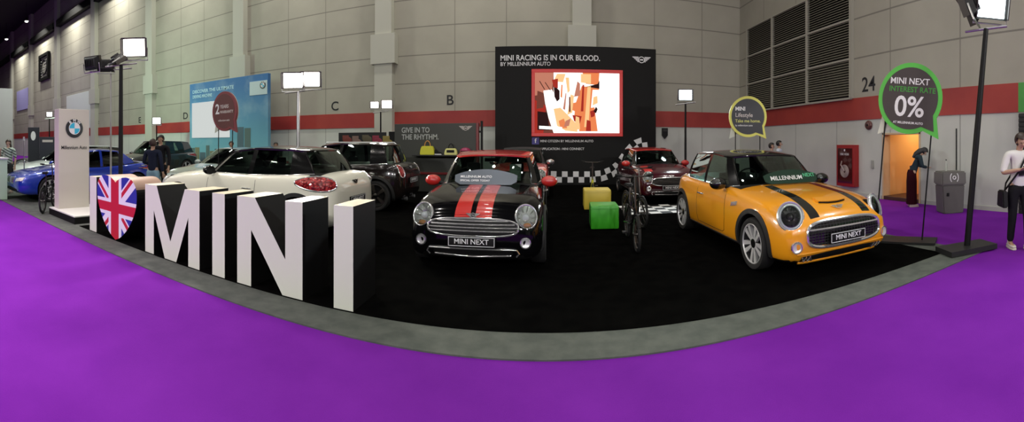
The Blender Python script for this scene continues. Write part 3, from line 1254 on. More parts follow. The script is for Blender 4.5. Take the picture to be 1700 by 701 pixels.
# bands
bm = BM()
xs = sorted([XL] + [v for x in PILX for v in (x - .4, x + .4)] + [XR])
for i in range(0, len(xs), 2):
    if xs[i + 1] > xs[i]:
        box(bm, (xs[i], YB - .03, BAND0), (xs[i + 1], YB, BAND1))
fin('red_band', bm, M_RED_BAND, wb, 0)
bm = BM(); box(bm, (XR - .03, 3.84, BAND0), (XR, YB, BAND1))
fin('red_band', bm, M_RED_BAND, wr, 0)
bm = BM(); box(bm, (XR - .03, -14, BAND0), (XR, 3.84, BAND1))
fin('green_band', bm, M_GREEN_BAND, wr, 0)
# ledge under the band, plank joints of the lower wall
bm = BM(); box(bm, (XR - .02, 3.5, 0), (XR, D0 - .02, .10)); box(bm, (XR - .02, D1 + .02, 0), (XR, YB, .10))
tag(fin('baseboard_right', bm, mat('baseboard paint', (.42, .43, .38), .7), None, 0), kind='structure')
bm = BM(); box(bm, (-36.9, YB - .06, 2.92), (-31.4, YB, 6.15), .01)
fin('pale_wall_lining', bm, mat('pale lining', (.62, .68, .60), .7), wb, 0)
bm = BM(); box(bm, (-53.2, YB - .08, 5.9), (-48.6, YB, 8.5), .01)  # coloured panel standing in for a bluish glow on the wall
tag(fin('painted_glow_panel', bm, mat('lilac painted glow', (.40, .38, .72), .7), None, 0), 'lilac panel painted as a glow high on the wall at the far end of the hall', 'banner')
# letters painted on the walls
M_PAINT = mat('wall lettering paint', (.012, .012, .014), .7)
for s, px, py, h in (('B', 747, 167, .46), ('C', 556, 177, .46), ('D', 308, 193, .46), ('E', 232, 200, .46), ('F', 163, 206, .46)):
    X = XA(px, YB)
    z = EYE + math.hypot(X, YB) * (YH - py) / F
    text_obj('painted_letter', s, h * 1.25, M_PAINT, at((X, YB - .004, z), (0, -1, 0)), wb, .002, .012, sx=1.15 if px < 500 else 1)
Y24 = XR / math.tan(th(1442))
text_obj('painted_number', '24', .46 * 1.3, M_PAINT, at((XR - .004, Y24, EYE + XR / math.sin(th(1442)) * (YH - 141) / F), (-1, 0, 0)), wr, .002, .008, sx=.95)
# doorway with its lit corridor
M_COR = mat('corridor wall paint', (.80, .52, .24), .7)
M_WOODD = mat('dark wood', (.06, .02, .012), .5)
bm = BM()
box(bm, (XR + .25, D0 - .1, 0), (XR + 2.6, D0, 2.4))
box(bm, (XR + .25, D1, 0), (XR + 2.6, D1 + .1, 2.4))
box(bm, (XR + 2.5, D0, 0), (XR + 2.6, D1, 2.4))
box(bm, (XR + .25, D0, 2.4), (XR + 2.6, D1, 2.5))
tag(fin('wall_corridor', bm, M_COR, None, 0), kind='structure')
bm = BM()
for a, b, c, d in ((D0, D0 + .05, 0, DH), (D1 - .05, D1, 0, DH), (D0, D1, DH - .05, DH)):
    box(bm, (XR - .02, a, c), (XR + .26, b, d), .004)
tag(fin('door_1', bm, mat('door frame', (.55, .40, .24), .6), None, 0), kind='structure')
bm = BM(); box(bm, (XR - .01, D0 + .05, 0), (XR + .9, D1 - .05, .10), .01)
tag(fin('trim_1', bm, M_WOODD, None, 0), kind='structure')
bm = BM(); box(bm, (XR + .85, D0, .52), (XR + .95, D0 + .5, .60), .01)
tag(fin('trim_2', bm, M_WOODD, None, 0), kind='structure')
# door leaf edge right of the opening
bm = BM()
y = XR / math.tan(th(1588))
box(bm, (XR - .015, y - .015, .0), (XR, y + .015, 1.9))
tag(fin('trim_3', bm, M_DARK, None, 0), kind='structure')
# dark roller door at the far right
bm = BM(); box(bm, (XR - .05, -3, 0), (XR, 3.82, 2.2))
for k in range(22):
    box(bm, (XR - .07, -3, k * .1 + .01), (XR - .05, 3.82, k * .1 + .08), .01)
tag(fin('door_2', bm, M_DARK, None, 0), kind='structure')
# louvres
t = thing('wall_louvre', 'large grey louvred vent panel of nine bays high on the side wall', 'vent', (XR, 0, 0))
ly = [XR / math.tan(th(q)) for q in (1243, 1285, 1343, 1416)]
M_LOUV = mat('louvre slats', (.18, .17, .13), .6)
M_LFR = mat('louvre frame', (.34, .33, .27), .6)
for i in range(3):
    for j in range(3):
        bm = BM()
        z0 = 2.93 + 1.172 * j
        y0, y1 = ly[i + 1] + .05, ly[i] - .05
        for k in range(14):
            z = z0 + .04 + k * .078
            v = [bm.verts.new(c) for c in ((-.10, y0, z), (-.10, y1, z), (-.02, y1, z + .06), (-.02, y0, z + .06), (-.10, y0, z + .012), (-.10, y1, z + .012), (-.02, y1, z + .072), (-.02, y0, z + .072))]
            for q in ((0, 1, 2, 3), (4, 5, 6, 7), (0, 1, 5, 4), (2, 3, 7, 6), (0, 3, 7, 4), (1, 2, 6, 5)):
                bm.faces.new([v[a] for a in q])
        box(bm, (-.015, y0, z0), (0, y1, z0 + 1.12))
        for f in bm.faces:
            if min(v.co.x for v in f.verts) > -.016:
                f.material_index = 1
        fin('louvre_panel', bm, [M_LOUV, M_BLACK], t, 0)
bm = BM()
for y in ly:
    box(bm, (-.12, y - .05, 2.88), (0, y + .05, 2.88 + 1.172 * 3 + .05))
for j in range(4):
    box(bm, (-.115, ly[3], 2.88 + 1.172 * j - .03), (0, ly[0], 2.88 + 1.172 * j + .03))
fin('louvre_frame', bm, M_LFR, t, 0)


def wallR(px, py):
    Y = XR / math.tan(th(px))
    r = XR / math.sin(th(px))
    return Vector((XR, Y, EYE + r * (YH - py) / F))


# fire hose cabinet
a, b = wallR(1397, 307), wallR(1426, 241)
t = thing('fire_hose_cabinet', 'red fire hose cabinet with a glass front on the pale side wall', 'fire cabinet', (XR, (a.y + b.y) / 2, 0))
w, z0, z1 = abs(a.y - b.y) / 2, .27, 1.50
M_FIRE = mat('fire cabinet red', (.32, .014, .014), .4)
bm = BM()
box(bm, (-.20, -w, z0), (0, w, z1), .01)
fin('cabinet_body', bm, M_FIRE, t, 0)
bm = BM()
box(bm, (-.215, -w + .07, z0 + .10), (-.198, w - .07, z1 - .10), .004)
dr = fin('cabinet_door', bm, mat('dark red glass', (.07, .01, .01), .1, coat=1), t, 0)
Mh = MF((-.22, 0, .72), (-1, 0, 0))
bm = BM()
for k in range(5):
    tube(bm, [Mh @ Vector(((.06 + .03 * k) * math.cos(2 * PI * q / 24), (.06 + .03 * k) * math.sin(2 * PI * q / 24), 0)) for q in range(24)], .011, 5, closed=True)
tube(bm, [(-.22, .0, .72), (-.23, .16, .90), (-.22, .12, 1.02)], .018, 6)
fin('hose_reel', bm, mat('hose canvas', (.40, .33, .30), .7), dr)
text_obj('cabinet_lettering', 'FIRE HOSE', .085, M_WHITEP, at((-.22, 0, 1.22), (-1, 0, 0)), dr, .002)
bm = BM(); sphere(bm, Vector((-.222, 0, 1.34)), .035, (.2, 1, 1)); fin('round_sign', bm, M_WHITEP, dr)
a = wallR(1443, 208)
t = thing('alarm_bell', 'round brown alarm bell on the side wall under the number 24', 'bell', a)
bm = BM(); lathe(bm, [(.13, 0), (.135, .03), (.11, .07), (.05, .085), (0, .085)], MF((0, 0, 0), (-1, 0, 0)), 24)
fin('gong', bm, mat('bell brown', (.10, .035, .03), .4, .3), t)
bm = BM(); lathe(bm, [(.03, .08), (.03, .10), (0, .105)], MF((0, 0, 0), (-1, 0, 0)), 12); fin('bell_boss', bm, M_BLACK, t)
a = wallR(1449, 273)
bm = BM(); box(bm, (a.x - .03, a.y - .05, a.z - .12), (a.x, a.y + .05, a.z + .12), .01)
tag(fin('wall_switch_box', bm, mat('switch grey', (.33, .34, .30), .5), None, 0), 'small grey call point on the wall beside the lit doorway', 'switch box')
# emergency lamp on the back wall beside the backdrop
X = XA(1103, YB)
t = thing('emergency_lamp', 'dark shield shaped emergency lamp on the back wall beside the black backdrop', 'lamp', (X, YB - .005, 1.98))
bm = BM(); prism(bm, [(-.12, .2), (-.12, -.1), (0, -.24), (.12, -.1), (.12, .2)], at((0, 0, 0)), .003, .10)
fin('lamp_body', bm, M_BLACK, t, 0)
bm = BM(); box(bm, (-.09, -.13, .05), (.09, -.1, .15), .01); fin('lamp_head', bm, M_DARK, t, 0)
# square fan grille high on the wall, far left
X = XA(75.5, YB)
t = thing('fan_grille', 'square black framed fan grille high on the back wall', 'vent', (X, YB, 10.0))
bm = BM()
for a, b in (((-1.45, -1.45), (1.45, -1.15)), ((-1.45, 1.15), (1.45, 1.45)), ((-1.45, -1.2), (-1.15, 1.2)), ((1.15, -1.2), (1.45, 1.2))):
    box(bm, (a[0], -.3, a[1]), (b[0], 0, b[1]))
fin('grille_frame', bm, M_BLACK, t, 0)
bm = BM()
for k in range(8):
    box(bm, (-1.2, -.12, -1.1 + k * .3), (1.2, -.06, -1.0 + k * .3))
fin('grille_slats', bm, mat('grille grey', (.25, .25, .24), .6), t, 0)
bm = BM(); tube(bm, [(.8 * math.cos(2 * PI * k / 24), -.16, .8 * math.sin(2 * PI * k / 24)) for k in range(24)], .07, 6, closed=True)
fin('fan_ring', bm, M_DARK, t)

# ------------------------------------------------------------------ carpets
bm = BM(); box(bm, (-6.9, 3.335, 0), (4.72, 15.6, .02))
tag(fin('black_carpet', bm, M_BLACKC, None, 0), 'black carpet under the display cars', 'carpet')
bm = BM()
box(bm, (-30, 2.92, 0), (5.12, 3.335, .012))
box(bm, (4.72, 3.335, 0), (5.12, 15.6, .012))
box(bm, (-30, 3.335, 0), (-6.9, 15.6, .012))
tag(fin('grey_carpet', bm, M_GREYC, None, 0), 'grey carpet bordering the black one and running under the blue car', 'carpet')
# chequered mat in front of the dark red car
t = thing('chequered_mat', 'black and white chequered mat on the floor before the dark red car', 'mat', (2.75, 9.25, .02))
bm = BM(); box(bm, (-1.0, -.62, 0), (1.0, .62, .008)); fin('mat_backing', bm, M_BLACK, t, 0)
bm = BM()
for i in range(8):
    for j in range(5):
        if (i + j) % 2 == 0:
            box(bm, (-1.0 + i * .25, -.62 + j * .248, .008), (-.75 + i * .25, -.62 + (j + 1) * .248, .011))
fin('white_squares', bm, mat('mat white', (.7, .7, .68), .6), t, 0)

# ------------------------------------------------------------------ I heart MINI
HL = .945
YF = 3.345


def letter(name, label, out, x0, grp=None, H=HL):
    bm = BM()
    prism(bm, out, MF((0, 0, 0), (0, -1, 0)), -.50, 0)
    bm.normal_update()
    bmesh.ops.recalc_face_normals(bm, faces=bm.faces)
    for f in bm.faces:
        n = f.normal
        f.material_index = 0 if n.y < -.9 else (2 if n.z > .9 and f.calc_center_median().z > H * .95 else 1)
    o = fin(name, bm, [M_WHITE, M_BLACK, M_CREAM], None, 0, norm=False)
    o.location = (x0, YF, .02)
    return tag(o, label, 'letter sculpture', grp)


def I_(w):
    return [(0, 0), (w, 0), (w, HL), (0, HL)]


MO = [(0, 0), (.205, 0), (.205, .60), (.45, 0), (.69, 0), (.925, .60), (.925, 0), (1.13, 0), (1.13, HL), (.86, HL), (.57, .24), (.27, HL), (0, HL)]
NO = [(0, 0), (.20, 0), (.20, .60), (.61, 0), (.85, 0), (.85, HL), (.645, HL), (.645, .36), (.25, HL), (0, HL)]
letter('display_letter', 'white narrow letter I standing against the pale totem, beside the flag heart', I_(.25), -6.50)
letter('display_letter', 'white standing letter M with black sides, beside the flag heart', MO, -4.80)
letter('display_letter', 'white standing letter I between the letters M and N', I_(.20), -3.45)
letter('display_letter', 'white standing letter N with black sides', NO, -3.06)
letter('display_letter', 'white standing letter I nearest the black car, after the N', I_(.20), -1.865)
# heart
hp = [(0, 0), (.16, .07), (.33, .20), (.47, .36), (.57, .54), (.605, .72), (.575, .87), (.48, .965), (.34, 1.0), (.18, .985), (.06, .94), (0, .90)]
def smooth_poly(h):
    o = []
    n = len(h)
    for i in range(n - 1):
        p0, p1, p2, p3 = h[max(i - 1, 0)], h[i], h[i + 1], h[min(i + 2, n - 1)]
        for k in range(4):
            t = k / 4
            o.append(tuple(.5 * (2 * p1[c] + (p2[c] - p0[c]) * t + (2 * p0[c] - 5 * p1[c] + 4 * p2[c] - p3[c]) * t * t + (3 * p1[c] - p0[c] - 3 * p2[c] + p3[c]) * t**3) for c in (0, 1)))
    o.append(h[-1])
    return o
hs = smooth_poly(hp)
heart = hs + [(-x, z) for x, z in hs[-2:0:-1]]
m = mat('union flag print', (.5, .5, .5), .5)
k = NT(m)
x, y, z, v = k.xyz()
u = k.m('DIVIDE', k.m('SUBTRACT', x, -.02), .60)
w = k.m('DIVIDE', k.m('SUBTRACT', z, .50), .50)
au, aw = k.m('ABSOLUTE', u), k.m('ABSOLUTE', w)
d1 = k.m('SUBTRACT', au, aw)                     # diagonals
prod = k.m('MULTIPLY', u, w)
wd = k.m('LESS_THAN', k.m('ABSOLUTE', d1), .25)
# counterchanged red arms: offset to one side by quadrant
sg = k.m('SIGN', prod)
rd = k.m('LESS_THAN', k.m('ABSOLUTE', k.m('ADD', d1, k.m('MULTIPLY', sg, .09))), .085)
wc = k.m('MAXIMUM', k.m('LESS_THAN', au, .33), k.m('LESS_THAN', aw, .26))
rc = k.m('MAXIMUM', k.m('LESS_THAN', au, .20), k.m('LESS_THAN', aw, .15))
c = k.mix(wd, (.02, .03, .30), (.75, .72, .80))
c = k.mix(rd, c, (.50, .012, .03))
c = k.mix(wc, c, (.75, .72, .80))
c = k.mix(rc, c, (.50, .012, .03))
k.color(c)
bm = BM()
prism(bm, heart, MF((0, 0, 0), (0, -1, 0)), -.50, 0)
bmesh.ops.recalc_face_normals(bm, faces=bm.faces)
for f in bm.faces:
    n = f.normal
    f.material_index = 0 if n.y < -.9 else (2 if n.z > .35 else 1)
o = fin('display_heart', bm, [m, M_BLACK, mat('heart top brown', (.30, .19, .13), .5)], None, 0, norm=False)
o.location = (-5.62, YF, .02)
tag(o, 'heart with a red, white and blue union flag, standing between the letters', 'heart sculpture')

# ------------------------------------------------------------------ pale totem with roundel
t = thing('brand_totem', 'tall pale grey totem with a black, blue and white roundel', 'sign', (-8.03, 3.40, 0))
M_TOT = mat('totem grey', (.56, .53, .46), .45)
bm = BM(); box(bm, (-.24, 0, .16), (0, .72, 2.27), .01); pan = fin('totem_panel', bm, M_TOT, t, 0)
bm = BM(); box(bm, (-.35, -.08, .012), (.95, .92, .14), .006); fin('totem_base', bm, M_BLACK, t, 0)
bm = BM(); box(bm, (-.35, -.08, .14), (.95, .92, .165), .004); fin('base_top', bm, mat('base white', (.72, .74, .66), .4), t, 0)


def roundel(M, r, parent):
    bm = BM(); lathe(bm, [(0, .0), (r, 0), (r, .012), (0, .014)], M, 40); ro = fin('roundel', bm, mat('roundel black', (.008, .008, .012), .3), parent)
    bm = BM(); lathe(bm, [(r * .66, .014), (r * .66, .018), (r * .60, .018), (r * .60, .014)], M, 40); fin('roundel_ring', bm, M_WHITEP, ro)
    for q in range(4):
        bm = BM()
        a0 = q * PI / 2
        pts = [(0, 0)] + [(r * .60 * math.cos(a0 + PI / 2 * k / 10), r * .60 * math.sin(a0 + PI / 2 * k / 10)) for k in range(11)]
        prism(bm, pts, M, .013, .017)
        fin('roundel_quarter', bm, M_WHITEP if q % 2 == 0 else mat('roundel blue', (.02, .42, .62), .4), ro, 0)
    for ch, a in (('B', 128), ('M', 90), ('W', 52)):
        ar = math.radians(a)
        MM = M @ Matrix.Translation((r * .82 * math.cos(ar), r * .82 * math.sin(ar), .014)) @ Matrix.Rotation(ar - PI / 2, 4, 'Z')
        text_obj('roundel_letter', ch, r * .42, M_WHITEP, MM, ro, .002, .03)
    return ro


roundel(at((0, .36, 1.86), (1, 0, 0)), .20, t)
text_obj('totem_lettering', 'Millennium Auto', .105, M_PAINT, at((.001, .36, 1.45), (1, 0, 0)), pan, .002, .015, sx=.86)

# ------------------------------------------------------------------ black backdrop with screen
YD = 15.2
def bx(px): return XA(px, YD)
def bz(px, py): return EYE + YD / math.cos(th(px)) * (YH - py) / F
xa, xb = bx(822), bx(1089)
zt = bz(955, 77.5)
M_BD = mat('backdrop black', (.0060, .0060, .0057), .6, spec=.2)
k = NT(M_BD)
t = thing('event_backdrop', 'huge black backdrop wall with white slogan and a lit video screen', 'backdrop', ((xa + xb) / 2, YD, .02))
xc = (xa + xb) / 2
bm = BM(); box(bm, (xa - xc, 0, 0), (xb - xc, .30, zt), .01); bd = fin('backdrop_panel', bm, M_BD, t, 0)
bm = BM(); box(bm, (xa - xc, .30, 0), (xa - xc + .05, .7, zt * .9)); box(bm, (xb - xc - .05, .30, 0), (xb - xc, .7, zt * .9)); fin('backdrop_brace', bm, M_BLACK, t, 0)
def BT(px, py, n='s', dy=-.002): return at((bx(px) - xc, dy, bz(px, py) - .02))
w_ = bx(996) - bx(831)
o = text_obj('slogan_lettering', 'MINI RACING IS IN OUR BLOOD.', .285, M_WHITEP, BT(831, 97), bd, .004, .014, 'LEFT')
def fitw(o, M, w):
    vs = [M.inverted() @ v.co for v in o.data.vertices]
    s = w / (max(v.x for v in vs) - min(v.x for v in vs))
    x0 = min(v.x for v in vs)
    for v, q in zip(o.data.vertices, vs):
        v.co = M @ Vector(((q.x - x0) * s, q.y, q.z))
fitw(o, BT(831, 97), w_)
o = text_obj('slogan_lettering', 'BY MILLENNIUM AUTO', .20, M_WHITEP, BT(831, 107), bd, .004, .010, 'LEFT'); fitw(o, BT(831, 107), bx(914) - bx(831))
o = text_obj('small_lettering', 'MINI CITIZEN BY MILLENNIUM AUTO', .12, M_WHITEP, BT(897, 234.5), bd, .003, .012, 'LEFT'); fitw(o, BT(897, 234.5), bx(985) - bx(897))
o = text_obj('small_lettering', 'APPLICATION : MINI CONNECT', .12, M_WHITEP, BT(897, 247.5), bd, .003, .012, 'LEFT'); fitw(o, BT(897, 247.5), bx(970) - bx(897))
bm = BM(); box(bm, (-.13, -.13, 0), (.13, .13, .01), M=BT(889, 234)); ic = fin('social_icon', bm, mat('icon blue', (.04, .03, .22), .5), t, 0)
text_obj('icon_letter', 'f', .24, M_WHITEP, BT(889, 234, dy=-.013), ic, .003, .02)
bm = BM(); wings(bm, BT(1065, 99.5), bx(1080) - bx(1049)); fin('winged_logo', bm, M_WHITEP, bd)
# screen
sx0, sx1 = bx(888), bx(1028)
sz0, sz1 = bz(958, 222), bz(958, 122)
sc = thing('screen', None, None)
bpy.data.objects.remove(sc)
bm = BM()
fr = .12
for a, b in (((sx0 - fr, sz0 - fr), (sx1 + fr, sz0)), ((sx0 - fr, sz1), (sx1 + fr, sz1 + fr)), ((sx0 - fr, sz0), (sx0, sz1)), ((sx1, sz0), (sx1 + fr, sz1))):
    box(bm, (a[0] - xc, -.09, a[1]), (b[0] - xc, 0, b[1]), .01)
E_RF = mat('red light frame', (.45, .02, .02), .4, em=(1, .05, .04), es=.35)
sf = fin('screen_frame', bm, E_RF, t, 0)
cols_ = {'w': (1, .97, .92), 'o': (1, .28, .10), 'r': (.75, .06, .04), 'd': (.05, .02, .02), 'y': (1, .62, .28), 'b': (.32, .10, .07), 'p': (.8, .3, .2)}
em = {c: emis('screen ' + c, v, {'w': 3.4, 'y': 2.3, 'o': 2.0, 'p': 1.6}.get(c, 1.2)) for c, v in cols_.items()}
W_, H_ = sx1 - sx0, sz1 - sz0
# picture pieces, in unit coordinates of the screen
pic = [('b', [(0, 0), (.22, 0), (.22, 1), (0, 1)], 0), ('w', [(.22, 0), (.76, 0), (.76, 1), (.22, 1)], 0), ('w', [(.76, 0), (1, 0), (1, 1), (.76, 1)], 0),
       ('o', [(.44, .03), (.74, .03), (.70, .45), (.76, .75), (.55, .78), (.48, .5)], 1),
       ('p', [(0, .62), (.20, .66), (.22, 1), (0, 1)], 1), ('r', [(0, .0), (.10, .0), (.13, .45), (0, .55)], 1), ('d', [(.03, .05), (.17, .05), (.15, .34), (.03, .36)], 2),
       ('w', [(.10, .70), (.20, .72), (.26, .55), (.38, .35), (.52, .10), (.52, 0), (.22, 0), (.16, .25), (.12, .50)], 3),
       ('y', [(.22, .40), (.30, .42), (.50, .14), (.50, .02), (.36, .04), (.26, .12)], 4), ('o', [(.28, .20), (.34, .24), (.38, .08), (.30, .08)], 5),
       ('d', [(.22, .80), (.29, .70), (.29, .56), (.26, .52), (.23, .60)], 5), ('r', [(.20, .88), (.27, .90), (.27, .74), (.22, .76)], 6),
       ('d', [(.60, .77), (.76, .74), (.76, .88), (.74, .82)], 6), ('o', [(.60, .82), (.75, .80), (.76, 1), (.56, 1)], 5), ('y', [(.54, .84), (.66, .82), (.66, .98), (.54, .98)], 6),
       ('r', [(.54, .36), (.56, .80), (.58, .80), (.57, .36)], 6), ('y', [(.58, .10), (.62, .78), (.66, .78), (.63, .10)], 6),
       ('r', [(.65, .36), (.72, .40), (.70, .28), (.66, .26)], 6), ('r', [(.44, .30), (.55, .28), (.53, .16), (.46, .20)], 6),
       ('w', [(.66, .42), (.76, .45), (.75, .72), (.68, .72)], 5), ('d', [(.69, .36), (.72, .44), (.74, .40), (.72, .33)], 7),
       ('p', [(.33, .40), (.36, .66), (.37, .66), (.355, .38)], 6), ('b', [(.40, .35), (.40, .60), (.415, .60), (.42, .35)], 6), ('o', [(.45, .50), (.52, .52), (.50, .34), (.44, .38)], 5),
       ('w', [(.05, .07), (.32, .05), (.32, .10), (.05, .12)], 8),
       ('y', [(.22, .86), (.26, .98), (.36, .98), (.33, .84)], 4), ('o', [(.30, .60), (.31, .80), (.325, .80), (.32, .58)], 7), ('y', [(.38, .30), (.44, .34), (.46, .62), (.42, .64)], 4),
       ('p', [(.46, .60), (.53, .62), (.53, .82), (.50, .86)], 6), ('y', [(.47, .06), (.53, .06), (.52, .26), (.48, .28)], 7), ('b', [(.02, .40), (.10, .42), (.11, .66), (.03, .70)], 2),
       ('d', [(.115, .84), (.125, .84), (.19, .70), (.18, .70)], 3), ('d', [(.05, .86), (.06, .86), (.12, .72), (.11, .72)], 3), ('y', [(.68, .46), (.74, .50), (.735, .62), (.69, .60)], 7),
       ('r', [(.60, .03), (.66, .03), (.655, .20), (.61, .22)], 7), ('y', [(.36, .92), (.40, .92), (.41, .70), (.385, .66)], 3), ('p', [(.34, .10), (.40, .12), (.42, .24), (.36, .20)], 6)]
order = list(em)
bm = BM()
for c, p, lv in pic:
    MM = at((sx0 - xc, -.02 - .0015 * lv, sz0))
    prism(bm, [(x * W_, z * H_) for x, z in p], MM, 0, .001, order.index(c))
fin('screen_picture', bm, [em[c] for c in order], sf, 0, norm=False)
# chequered band along the foot of the backdrop, sweeping up at its end
bm = BM()
path = [(905, 293), (930, 294), (955, 294), (980, 294), (1000, 292), (1015, 286), (1028, 276), (1038, 262), (1048, 248), (1060, 238), (1075, 236)]
P = [Vector((bx(a) - xc, bz(a, b) - .02)) for a, b in path]
L_ = [0]
for i in range(1, len(P)):
    L_.append(L_[-1] + (P[i] - P[i - 1]).length)
def along(s):
    for i in range(1, len(P)):
        if s <= L_[i] or i == len(P) - 1:
            t_ = (s - L_[i - 1]) / (L_[i] - L_[i - 1])
            return P[i - 1].lerp(P[i], t_), (P[i] - P[i - 1]).normalized()
cell = .205
for i in range(int(L_[-1] / cell)):
    for j in range(2):
        if (i + j) % 2:
            continue
        q = []
        for s, v in ((i, j), (i + 1, j), (i + 1, j + 1), (i, j + 1)):
            p, d = along(s * cell)
            nrm = Vector((-d.y, d.x))
            q.append(p + nrm * (v - 1) * cell)
        prism(bm, [(a.x, a.y) for a in q], at((0, -.003, 0)), 0, .004)
fin('chequered_band', bm, M_WHITEP, bd, 0)

# ------------------------------------------------------------------ speech bubble signs
def bubble_outline(r, a0=-62, a1=-30, tip=(.98, -1.08)):
    pts = []
    n = 44
    for k in range(n + 1):
        a = math.radians(a1 + (360 + a0 - a1) * k / n)
        pts.append((r * math.cos(a), r * math.sin(a)))
    pts.append((r * tip[0], r * tip[1]))
    return pts


def bubble(label, pos, face, r, zc, rim, inner, texts, rods, roll=0.0, base=None, stretch=1.0):
    """pos = foot point, face = horizontal direction the sign faces"""
    f = Vector((face[0], face[1], 0)).normalized()
    rt = Vector((-f.y, f.x, 0))
    t = thing('speech_bubble_sign', label, 'sign', (pos[0], pos[1], .02))
    up = (Vector((0, 0, 1)) + rt * roll).normalized()
    rtt = (rt - up * rt.dot(up)).normalized()
    def FM(o, d=0):
        m_ = Matrix((rtt, up, f)).transposed().to_4x4()
        m_.translation = Vector(o) + f * d
        return m_ @ Matrix.Diagonal((1, stretch, 1, 1))
    C = up * zc
    bm = BM(); prism(bm, bubble_outline(r), FM(C), -.03, .03); bo = fin('bubble_rim', bm, rim, t, 40)
    bm = BM(); prism(bm, bubble_outline(r * .87, tip=(.94, -1.02)), FM(C), .03, .036); pa = fin('bubble_panel', bm, inner, bo, 40)
    bm = BM(); prism(bm, [(-x, y) for x, y in bubble_outline(r * .99)][::-1], FM(C), -.05, -.034); fin('back_board', bm, mat('board white', (.62, .64, .54), .5), t, 40)
    for s, size, m_, x, y, al, bold in texts:
        text_obj('bubble_lettering', s, size, m_, FM(C, .037) @ Matrix.Translation((x, y, 0)), pa, .0015, bold, al)
    for s in (-1, 1):
        bm = BM()
        tube(bm, [rtt * s * rods + Vector((0, 0, .02)), C - up * (r * .70) + rtt * s * rods - f * .02], .012, 8)
        fin('sign_rod', bm, M_BLACK, t)
    bm = BM()
    q = rt * (rods + .22), f * .20
    pts = [-q[0] - q[1], q[0] - q[1], q[0] + q[1], -q[0] + q[1]]
    v0 = [bm.verts.new(p) for p in pts]
    v1 = [bm.verts.new(p + Vector((0, 0, .03))) for p in pts]
    bm.faces.new(v0); bm.faces.new(v1)
    for i in range(4):
        bm.faces.new((v0[i], v0[(i + 1) % 4], v1[(i + 1) % 4], v1[i]))
    fin('sign_base', bm, M_DARK, t, 0)
    return t


M_GRIM = mat('sign green rim', (.10, .48, .07), .4)
M_GIN = mat('sign grey panel', (.055, .045, .042), .45)
M_GTX = mat('green print', (.05, .30, .04), .5)
M_YRIM = mat('sign yellow rim', (.68, .66, .12), .5)
M_YIN = mat('sign black panel', (.010, .010, .016), .45)
M_YTX = mat('yellow print', (.60, .60, .15), .5)
M_RRIM = mat('sign red rim', (.22, .055, .06), .5)
M_RIN = mat('sign wine panel', (.13, .05, .045), .5)
M_GYTX = mat('grey print', (.55, .50, .47), .5)
bubble('green rimmed bubble sign reading 0% on two thin black rods', (4.86, 4.27), (-.86, -.50), .50, 2.22, M_GRIM, M_GIN,
       [('MINI NEXT', .125, M_WHITEP, -.33, .235, 'LEFT', .012), ('INTEREST RATE', .105, M_GTX, -.34, .12, 'LEFT', .012), ('0%', .40, M_WHITEP, .0, -.13, 'CENTER', .015),
        ('AT MILLENNIUM AUTO', .045, M_WHITEP, 0, -.345, 'CENTER', .02)], .37, roll=.085, stretch=1.10)
bubble('yellow rimmed black bubble sign behind the orange car', (4.72, 8.9), (-.35, -.93), .46, 2.17, M_YRIM, M_YIN,
       [('MINI', .12, M_WHITEP, -.31, .17, 'LEFT', .03), ('Lifestyle', .13, M_GYTX, -.31, .03, 'LEFT', .01), ('Take me home.', .098, M_YTX, -.31, -.10, 'LEFT', .012),
        ('by millennium auto', .055, M_WHITEP, -.31, -.20, 'LEFT', .01)], .30, roll=0, stretch=1.08)
bubble('dark red bubble sign with a large figure 2 behind the white car', (-7.28, 7.5), (-.12, -.99), .48, 2.33, M_RRIM, M_RIN,
       [('2', .34, M_WHITEP, -.26, .05, 'CENTER', .02), ('YEARS', .12, M_GYTX, -.15, .11, 'LEFT', .02), ('WARRANTY', .092, M_GYTX, -.15, -.02, 'LEFT', .02),
        ('millennium auto', .07, M_GYTX, 0, -.22, 'CENTER', .01)], .28, stretch=1.04)

# ------------------------------------------------------------------ blue billboard
YB2 = 15.0
xa, xb = XA(315, YB2), XA(445, YB2)
xc = (xa + xb) / 2
def z2(px, py): return EYE + YB2 / math.cos(th(px)) * (YH - py) / F
zt = z2(445, 121.5)
m = mat('billboard print', (.05, .2, .5), .6)
k = NT(m)
x, y, z, v = k.xyz()
n = k.noise(v, .8, 6)
sky = k.mix(k.ramp(z, 1.2, 4.4), (.16, .42, .50), (.045, .17, .40))
sky = k.mix(k.m('MULTIPLY', k.ramp(n, .5, .75), .35), sky, (.45, .6, .6))
k.color(sky)
t = thing('city_billboard', 'blue billboard with a city picture and a bright white panel on it', 'billboard', (xc, YB2, .012))
bm = BM(); box(bm, (xa - xc, 0, 0), (xb - xc, .2, zt), .01); bb = fin('billboard_panel', bm, m, t, 0)
random.seed(3)
x = xa - xc + .1
i = 0
while x < xb - xc - .3:
    w = random.uniform(.25, .5)
    h = random.uniform(.3, .9) + (1.1 if i in (8, 9) else 0) + (.5 if i > 12 else 0)
    bm = BM()
    box(bm, (x, -.012, .02), (x + w, -.002, .8 + h * .8), mi=0)
    fin('printed_tower', bm, [mat('tower print %d' % (i % 3), [(.10, .16, .15), (.20, .20, .12), (.08, .14, .17)][i % 3], .7), mat('tower windows', (.35, .36, .28), .6)], bb, 0)
    x += w * 1.15
    i += 1
bm = BM(); box(bm, (XA(320, YB2) - xc, -.06, z2(350, 229)), (XA(382, YB2) - xc, -.018, z2(350, 169)), .005)
fin('bright_panel', bm, emis('bright panel light', (.95, 1, .97), 1.5), bb, 0)
bm = BM(); box(bm, (XA(415, YB2) - xc, -.03, z2(430, 158)), (XA(444, YB2) - xc, -.002, z2(430, 135)), .005)
